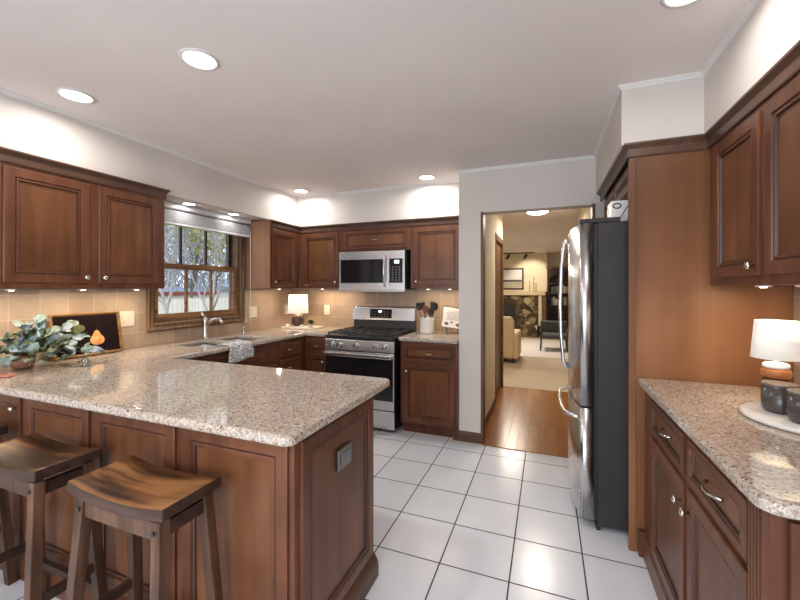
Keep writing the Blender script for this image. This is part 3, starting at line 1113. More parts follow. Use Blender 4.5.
# ------------------------------------------------------------------ microwave
mw = thing('microwave_oven', 'stainless over-the-range microwave with a black window', 'microwave', (-2.10, 3.565, 1.358))
MW, MH = .76, .408
MB().box(.003, MW - .003, .03, .385, .012, MH).build('microwave_body', M['black'], mw)
md_ = MB().box(0, .575, .0, .03, .0, MH).build('microwave_door', M['steel_x'], mw, bevel=.004)
MB().box(.022, .520, -.003, .001, .075, MH - .085).build('door_window', M['black_glass'], md_)
MB().tube([(.548, -.004, .045), (.548, -.035, .065), (.548, -.042, .2), (.548, -.035, MH - .075), (.548, -.004, MH - .055)], .011, 10).build('door_handle', M['steel'], md_)
cpn = MB().box(.578, MW, .0, .03, .0, MH).build('control_panel', M['steel_x'], mw, bevel=.004)
kp = MB().box(.592, MW - .022, -.003, .001, .075, MH - .085).build('keypad', M['black_glass'], cpn)
MB().box(.65, .70, -.0045, -.003, .275, .305).build('clock_digits', M['display'], kp)
for r_ in range(6):
    for c_ in range(3):
        MB().box(.625 + c_ * .036, .640 + c_ * .036, -.0045, -.003, .10 + r_ * .026, .108 + r_ * .026).build('key_mark', M['grey_print'], kp)
MB().box(.0, MW, .0, .36, -.014, -.001).build('vent_grille', M['steel_x'], mw)

# ------------------------------------------------------------------ refrigerator (faces -X)
fr = thing('refrigerator', 'stainless french-door refrigerator with dark grey side', 'refrigerator', (0.262, 2.40, 0))
FW, FH = .885, 1.752
MB().box(0.006, .74, 0, FW, .03, FH).build('fridge_body', M['fridge_side'], fr, bevel=.006)
MB().box(-.012, 0.006, .010, FW - .010, .05, FH - .006).build('door_gasket', M['gasket'], fr)
def bow(y):
    # convex fronts: deepest in the middle of the fridge
    t = (y - FW / 2) / (FW / 2)
    return -.080 - .043 * (1 - t * t)
def fdoor(y0, y1, z0, z1):
    ns = 16
    pts = [(-.012, y0), ]
    e = .016
    ys_ = [y0 + (y1 - y0) * k / ns for k in range(ns + 1)]
    front = []
    for y in ys_:
        x = bow(y)
        dl = y - y0
        dr = y1 - y
        rr_ = .02
        for dd in (dl, dr):
            if dd < rr_:
                x += rr_ - math.sqrt(max(0, rr_ ** 2 - (rr_ - dd) ** 2))
        front.append((x, y))
    # finer corner
    poly = [(-.012, y0)]
    def corner(y_edge, sgn):
        out = []
        for k in range(6):
            a = PI / 2 * k / 5
            yy = y_edge + sgn * .02 * (1 - math.cos(a))
            out.append((bow(yy) + .02 * (1 - math.sin(a)), yy))
        return out
    poly += corner(y0, 1)
    for y in ys_[1:-1]:
        if y0 + .02 < y < y1 - .02:
            poly.append((bow(y), y))
    poly += corner(y1, -1)[::-1]
    poly.append((-.012, y1))
    mb = MB()
    mb.prism(poly, z0, z1, 'z')
    for i, fc_ in enumerate(mb.f):
        if len(fc_) == 4:
            mb.sm[i] = True
    return mb
zt, zs = FH, .695
d1 = fdoor(.003, FW / 2 - .003, zs + .006, zt).build('fridge_door', M['steel'], fr, fix=True)
d2 = fdoor(FW / 2 + .003, FW - .003, zs + .006, zt).build('fridge_door', M['steel'], fr)
d3 = fdoor(.003, FW - .003, .055, zs - .006).build('freezer_drawer', M['steel'], fr)
for d_, yc in ((d1, FW / 2 - .05), (d2, FW / 2 + .05)):
    x0 = bow(yc)
    MB().tube([(x0 + .004, yc, .845), (x0 - .022, yc, .85), (x0 - .036, yc, .88), (x0 - .050, yc, 1.05), (x0 - .056, yc, 1.28), (x0 - .048, yc, 1.53), (x0 - .030, yc, 1.68), (x0 - .018, yc, 1.70), (x0 + .004, yc, 1.70)], .011, 10).build('door_handle', M['steel'], d_)
pts = []
for k in range(11):
    t = k / 10
    y = .07 + (FW - .14) * t
    e_ = min(1, min(t, 1 - t) / .12)
    pts.append((bow(y) + .004 - .062 * math.sin(e_ * PI / 2), y, .615))
MB().tube(pts, .012, 10).build('drawer_handle', M['steel'], d3)
for y in (.05, FW - .05):
    MB().box(-.085, .12, y - .045, y + .045, FH + .001, FH + .026).build('hinge_cover', M['fridge_side'], fr, bevel=.004)
MB().box(.0, .02, .01, FW - .01, .0, .03).build('kick_grille', M['gasket'], fr)
for y in (.04, FW - .04):
    MB().cyl((.70, y, .0), (.70, y, .03), .02).build('foot', M['gasket'], fr)

# box standing on the fridge
bx = thing('storage_box', 'white box with grey diagonal stripes on top of the refrigerator', 'box', (0.35, 2.51, FH + .002))
bb = MB().box(0, .30, 0, .14, 0, .135).build('box_body', M['white'], bx)
for k in range(1):
    y = .02 + k * .11
    sp_ = MB()
    sp_.add([(-.001, y, .005), (-.001, y + .012, .005), (-.001, y + .10, .12), (-.001, y + .088, .12)], [(0, 1, 2, 3)])
    sp_.build('stripe', M['slot'], bb)
sg = MB()
for k in range(2):
    sg.add([(.03 + .045 * k, -.001, .008), (.036 + .045 * k, -.001, .008), (.096 + .045 * k, -.001, .115 - .045 * k), (.09 + .045 * k, -.001, .115 - .045 * k)], [(0, 1, 2, 3)])
    sg.build('stripe', M['slot'], bb)
    sg = MB()

MB().tube([(.03 + .020 * math.cos(2 * PI * k / 16), -.004, .105 + .014 * math.sin(2 * PI * k / 16)) for k in range(17)], .0035, 6, cap=False).build('ring_pull', M['iron'], bb)

# ------------------------------------------------------------------ bar stools
def make_stool(label):
    t = thing('bar_stool', label, 'stool', (0, 0, 0), 0, 'saddle-seat bar stools along the peninsula')
    W2, D2, H = .224, .108, .742
    nx_, ny_ = 18, 4
    sm = MB()
    sm.smooth = True
    v = []
    def top(x):
        return H - .020 * (1 - (x / W2) ** 2)
    for layer in (0, 1):
        for i in range(nx_ + 1):
            x = -W2 + 2 * W2 * i / nx_
            for jn in range(ny_ + 1):
                y = -D2 + 2 * D2 * jn / ny_
                z = top(x) if layer == 0 else top(x) - .034 - .004
                v.append((x, y, z))
    K = (nx_ + 1) * (ny_ + 1)
    idx = lambda l, i, jn: l * K + i * (ny_ + 1) + jn
    f = []
    for i in range(nx_):
        for jn in range(ny_):
            f.append([idx(0, i, jn), idx(0, i + 1, jn), idx(0, i + 1, jn + 1), idx(0, i, jn + 1)])
            f.append([idx(1, i, jn), idx(1, i, jn + 1), idx(1, i + 1, jn + 1), idx(1, i + 1, jn)])
    for i in range(nx_):
        f.append([idx(0, i, 0), idx(1, i, 0), idx(1, i + 1, 0), idx(0, i + 1, 0)])
        f.append([idx(0, i + 1, ny_), idx(1, i + 1, ny_), idx(1, i, ny_), idx(0, i, ny_)])
    for jn in range(ny_):
        f.append([idx(0, 0, jn + 1), idx(1, 0, jn + 1), idx(1, 0, jn), idx(0, 0, jn)])
        f.append([idx(0, nx_, jn), idx(1, nx_, jn), idx(1, nx_, jn + 1), idx(0, nx_, jn + 1)])
    sm.add(v, f)
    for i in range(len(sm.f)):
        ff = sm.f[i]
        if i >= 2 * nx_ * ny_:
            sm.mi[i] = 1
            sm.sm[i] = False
    s = sm.build('seat', [M['stool_seat'], M['stool_dark']], t, bevel=.005)
    tx, ty, bx_, by_ = .178, .078, .222, .118
    legs = {}
    for sx in (-1, 1):
        for sy in (-1, 1):
            p0 = (sx * bx_, sy * by_, 0)
            p1 = (sx * tx, sy * ty, .688)
            l = MB().beam(p0, p1, .038, .036, up=(0, 1, 0)).build('leg', M['stool_leg'], t, bevel=.003)
            legs[(sx, sy)] = (Vector(p0), Vector(p1))
            MB().cyl((sx * (tx - .002), sy * (ty + .020), .655), (sx * (tx - .002), sy * (ty + .026), .655), .007, seg=10).build('bolt', M['iron'], l)
    P = lambda k, z: legs[k][0] + (legs[k][1] - legs[k][0]) * (z / .688)
    for sy in (-1, 1):
        a, b = P((-1, sy), .655), P((1, sy), .655)
        MB().beam(a + Vector((.019, 0, 0)), b - Vector((.019, 0, 0)), .022, .055, up=(0, 0, 1)).build('apron', M['stool_leg'], t, bevel=.002)
        a, b = P((-1, sy), .17), P((1, sy), .17)
        MB().beam(a + Vector((.018, 0, 0)), b - Vector((.018, 0, 0)), .022, .032, up=(0, 0, 1)).build('stretcher', M['stool_dark'], t, bevel=.002)
    for sx in (-1, 1):
        a, b = P((sx, -1), .655), P((sx, 1), .655)
        MB().beam(a + Vector((0, .019, 0)), b - Vector((0, .019, 0)), .022, .045, up=(0, 0, 1)).build('apron', M['stool_dark'], t, bevel=.002)
        a, b = P((sx, -1), .27), P((sx, 1), .27)
        MB().beam(a + Vector((0, .018, 0)), b - Vector((0, .018, 0)), .022, .032, up=(0, 0, 1)).build('stretcher', M['stool_dark'], t, bevel=.002)
    return t
s1 = make_stool('brown saddle-seat bar stool nearest the peninsula corner')
for i, (x, y, a, lab) in enumerate([(-1.255, .868, 0.0, None), (-1.885, .866, .0, 'brown saddle-seat bar stool in the middle, cut by the left edge of the picture'), (-2.56, .866, 0.0, 'dark bar stool at the far left, barely in the picture')]):
    s = s1 if i == 0 else copy_tree(s1)
    s.location = (x, y, 0)
    s.rotation_euler.z = a
    if lab:
        s['label'] = lab

# ------------------------------------------------------------------ ceiling lights
def downlight(x, y, label, r=.085, power=None, z=ZC):
    t = thing('recessed_light', label, 'ceiling light', (x, y, z), 0, 'recessed ceiling lights')
    MB().lathe([(r, -.0005), (r, -.005), (r * .86, -.009), (r * .80, -.004), (r * .80, -.0005)], 0, 0, 32, cap=False).build('trim_ring', M['can_trim'], t)
    MB().lathe([(r * .79, -.0005), (r * .79, -.0035)], 0, 0, 32).build('lens', M['lens'] if power else M['lens_off'], t)
    if power:
        l = bpy.data.lights.new('lamp', 'AREA')
        l.shape = 'DISK'
        l.size = r * 1.5
        l.energy = power
        l.color = WARMW
        l.spread = math.radians(170)
        lo = bpy.data.objects.new('lamp', l)
        COL.objects.link(lo)
        lo.parent = t
        lo.location = (0, 0, -.012)
    return t
downlight(-1.50, 1.29, 'large lit recessed ceiling light nearest the peninsula', power=P_DOWN)
downlight(-2.415, 1.285, 'lit recessed ceiling light near the left wall above the wall cabinet', power=P_DOWN * .7)
downlight(-2.50, 3.44, 'small lit recessed ceiling light in the far left corner', power=P_DOWN * .75)
downlight(-1.07, 3.45, 'lit recessed ceiling light above the range-side counter', power=P_DOWN)
downlight(0.47, 1.62, 'lit recessed ceiling light cut by the top edge, above the right counter', power=P_DOWN * .5)
for x, y in ((-2.0, -.8), (-.5, -.9), (0.3, -.6)):  # unseen lights added behind the camera to brighten the room
    downlight(x, y, 'added unseen recessed ceiling light behind the viewer, for fill', power=P_DOWN * 1.5)
downlight(-2.83, 2.33, 'small recessed light in the soffit over the sink, nearer the left cabinet', r=.06, z=2.098, power=.5)
downlight(-2.83, 2.82, 'small recessed light in the soffit over the sink, farther right', r=.06, z=2.098, power=.5)

# under-cabinet pucks
def puck(x, y, z, label, power=1.6):
    t = thing('puck_light', label, 'light', (x, y, z), 0, 'under-cabinet puck lights')
    MB().lathe([(.024, -.008), (.028, -.007), (.028, -.0005)], 0, 0, 20).build('housing', M['can_trim'], t)
    MB().lathe([(.011, -.011), (.012, -.0085)], 0, 0, 16).build('lens', M['puck'], t)
    l = bpy.data.lights.new('lamp', 'AREA')
    l.shape = 'DISK'
    l.size = .035
    l.energy = power
    l.color = (1.0, .80, .56)
    lo = bpy.data.objects.new('lamp', l)
    COL.objects.link(lo)
    lo.parent = t
    lo.location = (0, 0, -.014)
for y, la in ((1.17, 'puck light under the left cabinet, nearest the viewer'), (1.52, 'puck light under the middle of the left cabinet'), (1.86, 'puck light under the left cabinet beside the window')):
    puck(-2.78, y, ZU0, la)
puck(-2.80, 3.45, ZU0, 'puck light under the narrow corner cabinet', 1.2)
puck(-2.45, 3.78, ZU0, 'puck light under the cabinet left of the microwave', 1.6)
puck(-2.20, 3.78, ZU0, 'puck light close to the microwave on its left', .9)
puck(-1.15, 3.75, ZU0, 'puck light under the cabinet right of the microwave, above the utensils', .9)
puck(-0.92, 3.75, ZU0, 'puck light under the cabinet right of the microwave, above the cookbook', .9)
puck(.86, 2.06, ZR0, 'puck light under the right cabinet close to the honey panel', .9)
puck(.88, 1.82, ZR0, 'puck light under the right cabinet above the table lamp', 1.0)

# ------------------------------------------------------------------ outlets
def outlet(x, y, z, rot, label, w_=.078, kind=1, hh=.118):
    t = thing('wall_outlet', label, 'outlet', (x, y, z), rot)
    MB().box(-w_ / 2, w_ / 2, -.006, 0, -hh / 2, hh / 2).build('cover_plate', M['white_plastic'], t, bevel=.003)
    n_ = 1 if w_ < .1 else 2
    for k in range(n_):
        cx_ = 0 if n_ == 1 else (-.024 + .048 * k)
        a = MB().box(cx_ - .016, cx_ + .016, -.009, -.006, -.034, .034).build('rocker_switch' if k else 'socket', M['white_plastic'], t, bevel=.002)
        if k == 0:
            for zz in (-.02, .014):
                for dx in (-.007, .005):
                    MB().box(cx_ + dx, cx_ + dx + .002, -.0095, -.009, zz, zz + .009).build('slot', M['slot'], a)
outlet(XL + .009, 1.922, 1.145, RL, 'almond double outlet plate beside the pear picture', .115)
outlet(XL + .009, 3.25, 1.12, RL, 'almond switch plate on the tiles right of the window', .115)
outlet(XL + .009, 3.82, 1.115, RL, 'almond outlet on the tiles left of the small lamp')
outlet(-2.50, YB - .009, 1.115, 0, 'almond outlet on the back wall between lamp and range')

# ------------------------------------------------------------------ picture of a pear
def flat_poly(pts, y):
    return MB().add([(p[0], y, p[1]) for p in pts], [list(range(len(pts)))])
M['canvas'] = plain('dark_canvas', srgb(28, 18, 22), 0.9, noise=.35, scale=9, spec=.1)
M['gilt'] = wood('gilt_wood', srgb(88, 60, 30), srgb(134, 98, 52), srgb(170, 132, 80), 'x', .35, 1.0, .4)
m, nt, b = new_mat('painted_pear')
tc = N(nt, 'ShaderNodeTexCoord'); no = N(nt, 'ShaderNodeTexNoise'); no.inputs['Scale'].default_value = 22
nt.links.new(tc.outputs['Object'], no.inputs['Vector'])
r = ramp(nt, [(0.3, srgb(176, 110, 52)), (0.55, srgb(214, 158, 96)), (0.75, srgb(232, 190, 130))])
nt.links.new(no.outputs['Fac'], r.inputs[0]); nt.links.new(r.outputs[0], b.inputs['Base Color'])
M['pear'] = m
M['green_paint'] = plain('painted_green', srgb(84, 92, 52), .6, noise=.3, scale=30)
pic = thing('framed_picture', 'gold-framed dark picture of a pear leaning on the tiles', 'picture', (-2.925, 1.640, CT + .002), RL)
pic.rotation_euler = (math.radians(-10), 0, RL)
# local: x along the wall, y into the wall, z up
pw, ph = .425, .295
fm = MB()
pr_ = [(0, 0.0), (0, -.016), (.006, -.022), (.012, -.018), (.018, -.008), (.018, 0.0)]
v = []
for ins, y in pr_:
    v += [(-pw / 2 + ins, y, ins), (pw / 2 - ins, y, ins), (pw / 2 - ins, y, ph - ins), (-pw / 2 + ins, y, ph - ins)]
f = []
for jn in range(len(pr_)):
    for i in range(4):
        i2 = (i + 1) % 4
        j2 = (jn + 1) % len(pr_)
        f.append([jn * 4 + i, jn * 4 + i2, j2 * 4 + i2, j2 * 4 + i])
fm.add(v, f)
fm.build('frame', M['gilt'], pic)
cv = MB().box(-pw / 2 + .016, pw / 2 - .016, -.006, -.001, .016, ph - .016).build('canvas', M['canvas'], pic)
pear = []
half = [(0, .012), (.004, .026), (.016, .040), (.034, .046), (.052, .040), (.066, .029), (.080, .021), (.092, .016), (.100, .008)]
for z_, r_ in half:
    pear.append((.052 + r_, .068 + z_))
for z_, r_ in half[::-1]:
    pear.append((.052 - r_, .068 + z_))
flat_poly(pear, -.0068).build('painted_pear', M['pear'], cv)
flat_poly([(.050, .168), (.054, .168), (.062, .186), (.058, .188)], -.0069).build('painted_stem', M['slot'], cv)
flat_poly([(-.06 + .045 * math.cos(a), .19 + .03 * math.sin(a)) for a in [2 * PI * k / 16 for k in range(16)]], -.0068).build('painted_leaf', M['green_paint'], cv)

# ------------------------------------------------------------------ eucalyptus arrangement
M['leaf'] = None
m, nt, b = new_mat('eucalyptus_leaf')
tc = N(nt, 'ShaderNodeTexCoord'); no = N(nt, 'ShaderNodeTexNoise'); no.inputs['Scale'].default_value = 14
nt.links.new(tc.outputs['Object'], no.inputs['Vector'])
r = ramp(nt, [(0.36, srgb(62, 68, 42)), (0.45, srgb(92, 104, 78)), (0.54, srgb(122, 142, 138)), (0.64, srgb(168, 184, 194))])
nt.links.new(no.outputs['Fac'], r.inputs[0]); nt.links.new(r.outputs[0], b.inputs['Base Color'])
b.inputs['Roughness'].default_value = .55
M['leaf'] = m
M['stem'] = plain('stem_green', srgb(96, 92, 64), .7)
def leaf_geo(mb, c, d, nrm, L, Wd):
    d = d.normalized()
    nrm = (nrm - d * nrm.dot(d)).normalized()
    s_ = d.cross(nrm)
    pts = [c]
    prof_ = [(.18, .55), (.4, .95), (.62, 1.0), (.82, .7), (1.0, .0)]
    left = [c + d * L * t + s_ * Wd / 2 * w_ + nrm * (.10 * L * math.sin(t * PI) + .05 * L * w_) for t, w_ in prof_]
    right = [c + d * L * t - s_ * Wd / 2 * w_ + nrm * (.10 * L * math.sin(t * PI) + .05 * L * w_) for t, w_ in prof_]
    mid = [c] + [c + d * L * t + nrm * (.06 * L * math.sin(t * PI)) for t, w_ in prof_]
    v = mid + left + right
    n_ = len(mid)
    l0, r0 = n_, n_ + len(left)
    f = [[0, 1, l0], [0, r0, 1]]
    for k in range(1, n_ - 1):
        f.append([k, k + 1, l0 + k, l0 + k - 1])
        f.append([k, r0 + k - 1, r0 + k, k + 1])
    mb.smooth = True
    mb.add([tuple(p) for p in v], f)
pt = thing('eucalyptus_arrangement', 'spray of grey-green eucalyptus leaves lying on the counter in front of the picture', 'plant', (-2.83, 1.24, CT))
MB().lathe([(.035, .001), (.05, .01), (.055, .05), (.045, .075), (.038, .078)], 0, 0, 24).build('vase', plain('terracotta_vase', srgb(150, 104, 78), .6, noise=.1), pt)
rnd = random.Random(11)
sm_ = MB()
lf_ = MB()
ends = [(.0, .05, .27), (.06, .20, .22), (.20, .22, .06), (.02, .10, .25), (.12, .06, .20), (.22, .02, .08), (-.02, -.10, .18), (.14, -.08, .12), (.20, .12, .13), (.04, .18, .20), (.16, .24, .09), (.25, -.06, .05), (.05, -.16, .10), (.22, .17, .03), (0.0, .22, .12), (.08, -.2, .05), (.17, -.14, .04), (.10, .24, .16), (.02, .0, .25), (.22, .30, .05)]
for (ex, ey, ez) in ends:
    p0 = Vector((0, 0, .07))
    p3 = Vector((ex, ey, ez))
    p1 = p0 + Vector((ex * .3, ey * .3, .10))
    pts = []
    for k in range(8):
        t = k / 7
        pts.append(p0 * (1 - t) ** 2 + p1 * 2 * t * (1 - t) + p3 * t * t)
    sm_.tube(pts, [.003, .0028, .0025, .0022, .002, .0018, .0015, .001], 5)
    for k in range(2, 8):
        for side in (0, 1):
            c_ = pts[k]
            dd = Vector((rnd.uniform(-1, 1), rnd.uniform(-1, 1), rnd.uniform(-.3, .6))).normalized() * .8 + (p3 - p0).normalized() * .4
            nn = Vector((rnd.uniform(.1, .9), rnd.uniform(-.8, .2), rnd.uniform(.2, 1)))
            L_ = rnd.uniform(.044, .072)
            e2 = c_ + dd.normalized() * L_
            if e2.z < .008: dd.z += .5
            if (c_ + dd.normalized() * L_).x < -.155: dd.x = abs(dd.x)
            leaf_geo(lf_, c_, dd, nn, L_, L_ * rnd.uniform(.62, .85))
sm_.build('stems', M['stem'], pt)
tag(lf_.build('foliage', M['leaf'], pt, fix=False), kind='stuff')
gb = thing('glass_ornament', 'tiny clear glass ornament on the counter beside the eucalyptus leaves', 'ornament', (-2.545, 1.40, CT))
MB().lathe([(.018, .0005), (.020, .006), (.010, .014), (.016, .028), (.018, .038), (.012, .05), (.005, .058)], 0, 0, 18).build('glass_base', M['clear'], gb)
MB().lathe([(.004, .0585), (.010, .064), (.010, .072), (.003, .078)], 0, 0, 14).build('glass_top', M['clear'], gb)
cst = MB()
cst.prism([(-.05, -.02), (.05, -.02), (.05, .02), (-.05, .02)], 0, .012, 'z')
co = cst.build('coral_dish', plain('coral_glaze', srgb(212, 140, 112), .4), bevel=.004, loc=(-2.66, 1.085, CT + .001), rot=(0, 0, .4))
tag(co, 'small coral-coloured dish under the eucalyptus leaves', 'dish')

# ------------------------------------------------------------------ back-corner lamp on tray
tr = thing('serving_tray', 'pale marble board under the small lamp in the back corner', 'tray', (-2.64, 3.66, CT + .001), 0.0)
MB().box(-.22, .22, -.11, .11, 0, .022).build('board', plain('pale_marble', srgb(222, 214, 204), .35, noise=.08, scale=20), tr, bevel=.004)
lp = thing('table_lamp', 'small lit lamp with white drum shade and brown round base in the back corner', 'lamp', (-2.715, 3.68, CT + .0235))
M['brown_glaze'] = plain('brown_glaze', srgb(74, 54, 42), .3, noise=.2, scale=20)
MB().lathe([(.045, 0), (.060, .010), (.074, .040), (.074, .075), (.060, .115), (.035, .135)], 0, 0, 28).build('lamp_base', M['brown_glaze'], lp)
MB().lathe([(.010, .1355), (.010, .16)], 0, 0, 14).build('neck', M['nickel'], lp)
def shade(parent, r0, r1, z0, z1, col, strength, seg=40, name='lamp_shade'):
    mb = MB()
    mb.lathe([(r0, z0), (r1, z1), (r1 - .003, z1), (r0 - .003, z0), (r0, z0)], 0, 0, seg, cap=False)
    m_, nt_, b_ = new_mat('linen_shade')
    b_.inputs['Base Color'].default_value = (.85, .82, .76, 1)
    b_.inputs['Roughness'].default_value = .9
    tcx = N(nt_, 'ShaderNodeTexCoord')
    mp_ = N(nt_, 'ShaderNodeMapping'); mp_.inputs['Scale'].default_value = (40, 40, 300)
    n_ = N(nt_, 'ShaderNodeTexNoise'); n_.inputs['Scale'].default_value = 1
    nt_.links.new(tcx.outputs['Object'], mp_.inputs[0]); nt_.links.new(mp_.outputs[0], n_.inputs['Vector'])
    r_ = ramp(nt_, [(.3, tuple(c * .9 for c in col) + (1,)), (.7, tuple(col) + (1,))])
    nt_.links.new(n_.outputs['Fac'], r_.inputs[0])
    nt_.links.new(r_.outputs[0], b_.inputs['Emission Color'])
    b_.inputs['Emission Strength'].default_value = strength
    return mb.build(name, m_, parent)
shade(lp, .118, .106, .150, .368, (1.0, .90, .74), .5)
l = bpy.data.lights.new('bulb', 'POINT'); l.energy = 1.8; l.color = (1, .78, .52); l.shadow_soft_size = .03
lo = bpy.data.objects.new('bulb', l); COL.objects.link(lo); lo.parent = lp; lo.location = (0, 0, .22)
# little succulent and white pebbles on the tray
sc_ = thing('succulent', 'small green succulent on the marble board beside the lamp', 'plant', (-2.50, 3.62, CT + .0235))
MB().lathe([(.018, 0), (.026, .004), (.030, .026), (.024, .03)], 0, 0, 18).build('pot', plain('pale_pot', srgb(206, 196, 176), .5), sc_)
lf2 = MB()
for k in range(26):
    a = k * 2.4
    el = .2 + (k / 26) * 1.1
    leaf_geo(lf2, Vector((0, 0, .032)), Vector((math.cos(a) * math.cos(el), math.sin(a) * math.cos(el), math.sin(el))), Vector((0, 0, 1)), .06, .035)
lf2.build('leaves', plain('succulent_green', srgb(92, 112, 62), .5, noise=.2, scale=40), sc_, fix=False)
for x, y, la in ((-2.80, 3.60, 'white tealight holder at the left end of the board'), (-2.60, 3.59, 'white tealight holder on the board nearer the succulent')):
    o = MB().lathe([(.018, 0), (.022, .004), (.022, .022), (.016, .024)], 0, 0, 18).build('tealight_holder', M['ceramic'], loc=(x, y, CT + .0235))
    tag(o, la, 'candle holder', 'tealight holders')

# ------------------------------------------------------------------ utensil crock
ck = thing('utensil_crock', 'white ceramic crock beside the range', 'crock', (-1.152, 3.72, CT + .001))
MB().lathe([(.062, 0), (.070, .006), (.073, .02), (.072, .150), (.074, .157), (.070, .160), (.066, .157), (.064, .02), (.0, .018)], 0, 0, 32, cap=False).build('crock_body', M['ceramic'], ck)
M['utensil'] = plain('dark_utensil', srgb(44, 30, 24), .45)
M['utensil_wood'] = wood('utensil_wood', srgb(96, 58, 34), srgb(126, 82, 50), srgb(150, 104, 68), 'z', .5)
ut = [(0, -.010, -.092, -.015, .30, 'spoon', 'utensil', 'dark ladle leaning to the left in the crock'),
      (0, .020, -.055, .030, .29, 'spatula', 'utensil', 'dark spatula standing left of centre in the crock'),
      (0, -.020, -.004, -.035, .26, 'spoon', 'utensil_wood', 'brown wooden spoon in the middle of the crock'),
      (0, .020, .050, .035, .30, 'spatula', 'utensil', 'dark slotted turner leaning right in the crock'),
      (0, -.005, .095, -.010, .30, 'spoon', 'utensil', 'dark spoon leaning furthest right in the crock'),
      (0, -.035, .060, -.045, .235, 'spoon', 'utensil', 'short dark spoon at the front of the crock')]
for (x0, y0, x1, y1, L_, kind, mt, la) in ut:
    o = thing('cooking_' + kind, la, 'utensil', (-1.152 + x1 * .22, 3.72 + y0, CT + .03), 0, 'utensils in the crock')
    p0 = Vector((0, 0, 0)); p1 = Vector((x1 * .78, y1 - y0, L_ - .03))
    p1s = p0 + (p1 - p0) * .78
    MB().tube([p0, p1s], [.004, .005], 8).build('handle', M[mt], o)
    dd = (p1 - p0).normalized()
    hd = MB()
    if kind == 'spoon':
        # oval bowl
        cpt = p1s + dd * .036
        side = Vector((1, 0, 0)); side = (side - dd * side.dot(dd)).normalized(); nn = dd.cross(side)
        v = []; f = []
        for i in range(5):
            for k in range(14):
                a = 2 * PI * k / 14
                rr_ = i / 4
                v.append(tuple(cpt + dd * math.cos(a) * .044 * rr_ + side * math.sin(a) * .034 * rr_ + nn * (.014 * (1 - rr_ * rr_))))
        for i in range(4):
            for k in range(14):
                k_2 = (k + 1) % 14
                f.append([i * 14 + k, i * 14 + k_2, (i + 1) * 14 + k_2, (i + 1) * 14 + k])
        hd.smooth = True
        hd.add(v, f)
        h_ = hd.build('bowl', M[mt], o)
        md = h_.modifiers.new('s', 'SOLIDIFY'); md.thickness = .003
    else:
        hd.beam(p1s, p1s + dd * .085, .035, .004, up=(0, 1, 0), w1=.055)
        hd.build('blade', M[mt], o, bevel=.001)

# cookbook on a wire stand
cbk = thing('open_cookbook', 'white printed cookbook leaning on a wire stand next to the doorway wall', 'book', (-0.875, 3.70, CT + .068))
cbk.rotation_euler = (math.radians(-24), math.radians(9), math.radians(18))
M['page'] = plain('page_paper', srgb(232, 226, 220), .7)
pg = MB().box(-.115, .108, 0, .006, 0, .21).build('page', M['page'], cbk)
bkd = MB().box(-.118, .110, .007, .012, -.002, .225).build('cover', M['slot'], cbk)
rnd = random.Random(3)
for k in range(9):
    z = .185 - k * .013
    MB().box(-.085 + rnd.uniform(0, .02), .05 + rnd.uniform(0, .035), -.0008, 0.0, z, z + .0035).build('text_line', M['grey_print'], pg)
for k, (x, z, rr_) in enumerate([(-.07, .035, .022), (-.02, .055, .014), (.045, .035, .022), (.085, .05, .014)]):
    pts2 = [(x + rr_ * math.cos(a), z + rr_ * .8 * math.sin(a)) for a in [2 * PI * q / 14 for q in range(14)]]
    flat_poly(pts2, -.0006).build('printed_drawing', M['grey_print'] if k % 2 else plain('print_brown', srgb(120, 92, 84), .6), pg)
stn = thing('cookbook_stand', 'black wire stand holding the cookbook', 'stand', (-0.875, 3.70, CT + .001))
stn.rotation_euler = (0, 0, math.radians(18))
for sx in (-.06, .06):
    MB().tube([(sx, -.024, .062), (sx, -.024, .034), (sx, .006, .030), (sx, .024, .040), (sx, .098, .20)], .003, 6).build('support', M['iron'], stn)
    MB().tube([(sx, .006, .034), (sx, -.006, .010), (sx, -.03, .003)], .003, 6).build('foot', M['iron'], stn)
MB().tube([(-.06, .101, .20), (.06, .101, .20), (.06, .14, .004), (-.06, .14, .004), (-.06, .101, .20)], .003, 6).build('back_brace', M['iron'], stn)

# ------------------------------------------------------------------ right counter group
mt_ = thing('round_tray', 'round white marble tray on the right counter', 'tray', (.862, 1.725, CT + .001))
MB().lathe([(.185, 0), (.197, .004), (.198, .014), (.192, .018), (.1, .0185)], 0, 0, 64).build('marble_disc', plain('white_marble', srgb(230, 226, 220), .3, noise=.05, scale=12), mt_)
rl = thing('table_lamp', 'lamp with cream linen shade and stacked orange and white base on the right counter', 'lamp', (.822, 1.880, CT + .036))
MB().lathe([(.034, 0), (.036, .010), (.036, .055), (.030, .062)], 0, 0, 32).build('lower_base', M['brown_glaze'], rl)
MB().lathe([(.036, .0625), (.041, .07), (.040, .078), (.032, .084)], 0, 0, 32).build('dark_ring', plain('dark_amber_ring', srgb(96, 52, 26), .25), rl)
MB().lathe([(.034, .0845), (.043, .092), (.046, .104), (.043, .116), (.036, .122)], 0, 0, 32).build('orange_ring', wood('amber_wood', srgb(150, 90, 48), srgb(176, 112, 64), srgb(196, 134, 84), 'x', .3), rl)
MB().lathe([(.037, .1225), (.040, .128), (.039, .137), (.030, .142)], 0, 0, 32).build('white_ring', M['ceramic'], rl)
MB().lathe([(.008, .1425), (.007, .172)], 0, 0, 14).build('neck', M['white'], rl)
shade(rl, .074, .062, .160, .305, (1.0, .90, .78), .25)
l = bpy.data.lights.new('bulb', 'POINT'); l.energy = .7; l.color = (1, .82, .62); l.shadow_soft_size = .03
lo = bpy.data.objects.new('bulb', l); COL.objects.link(lo); lo.parent = rl; lo.location = (0, 0, .23)
M['smoke'] = plain('smoked_glaze', srgb(74, 68, 66), .22, noise=.15, scale=10, spec=.6)
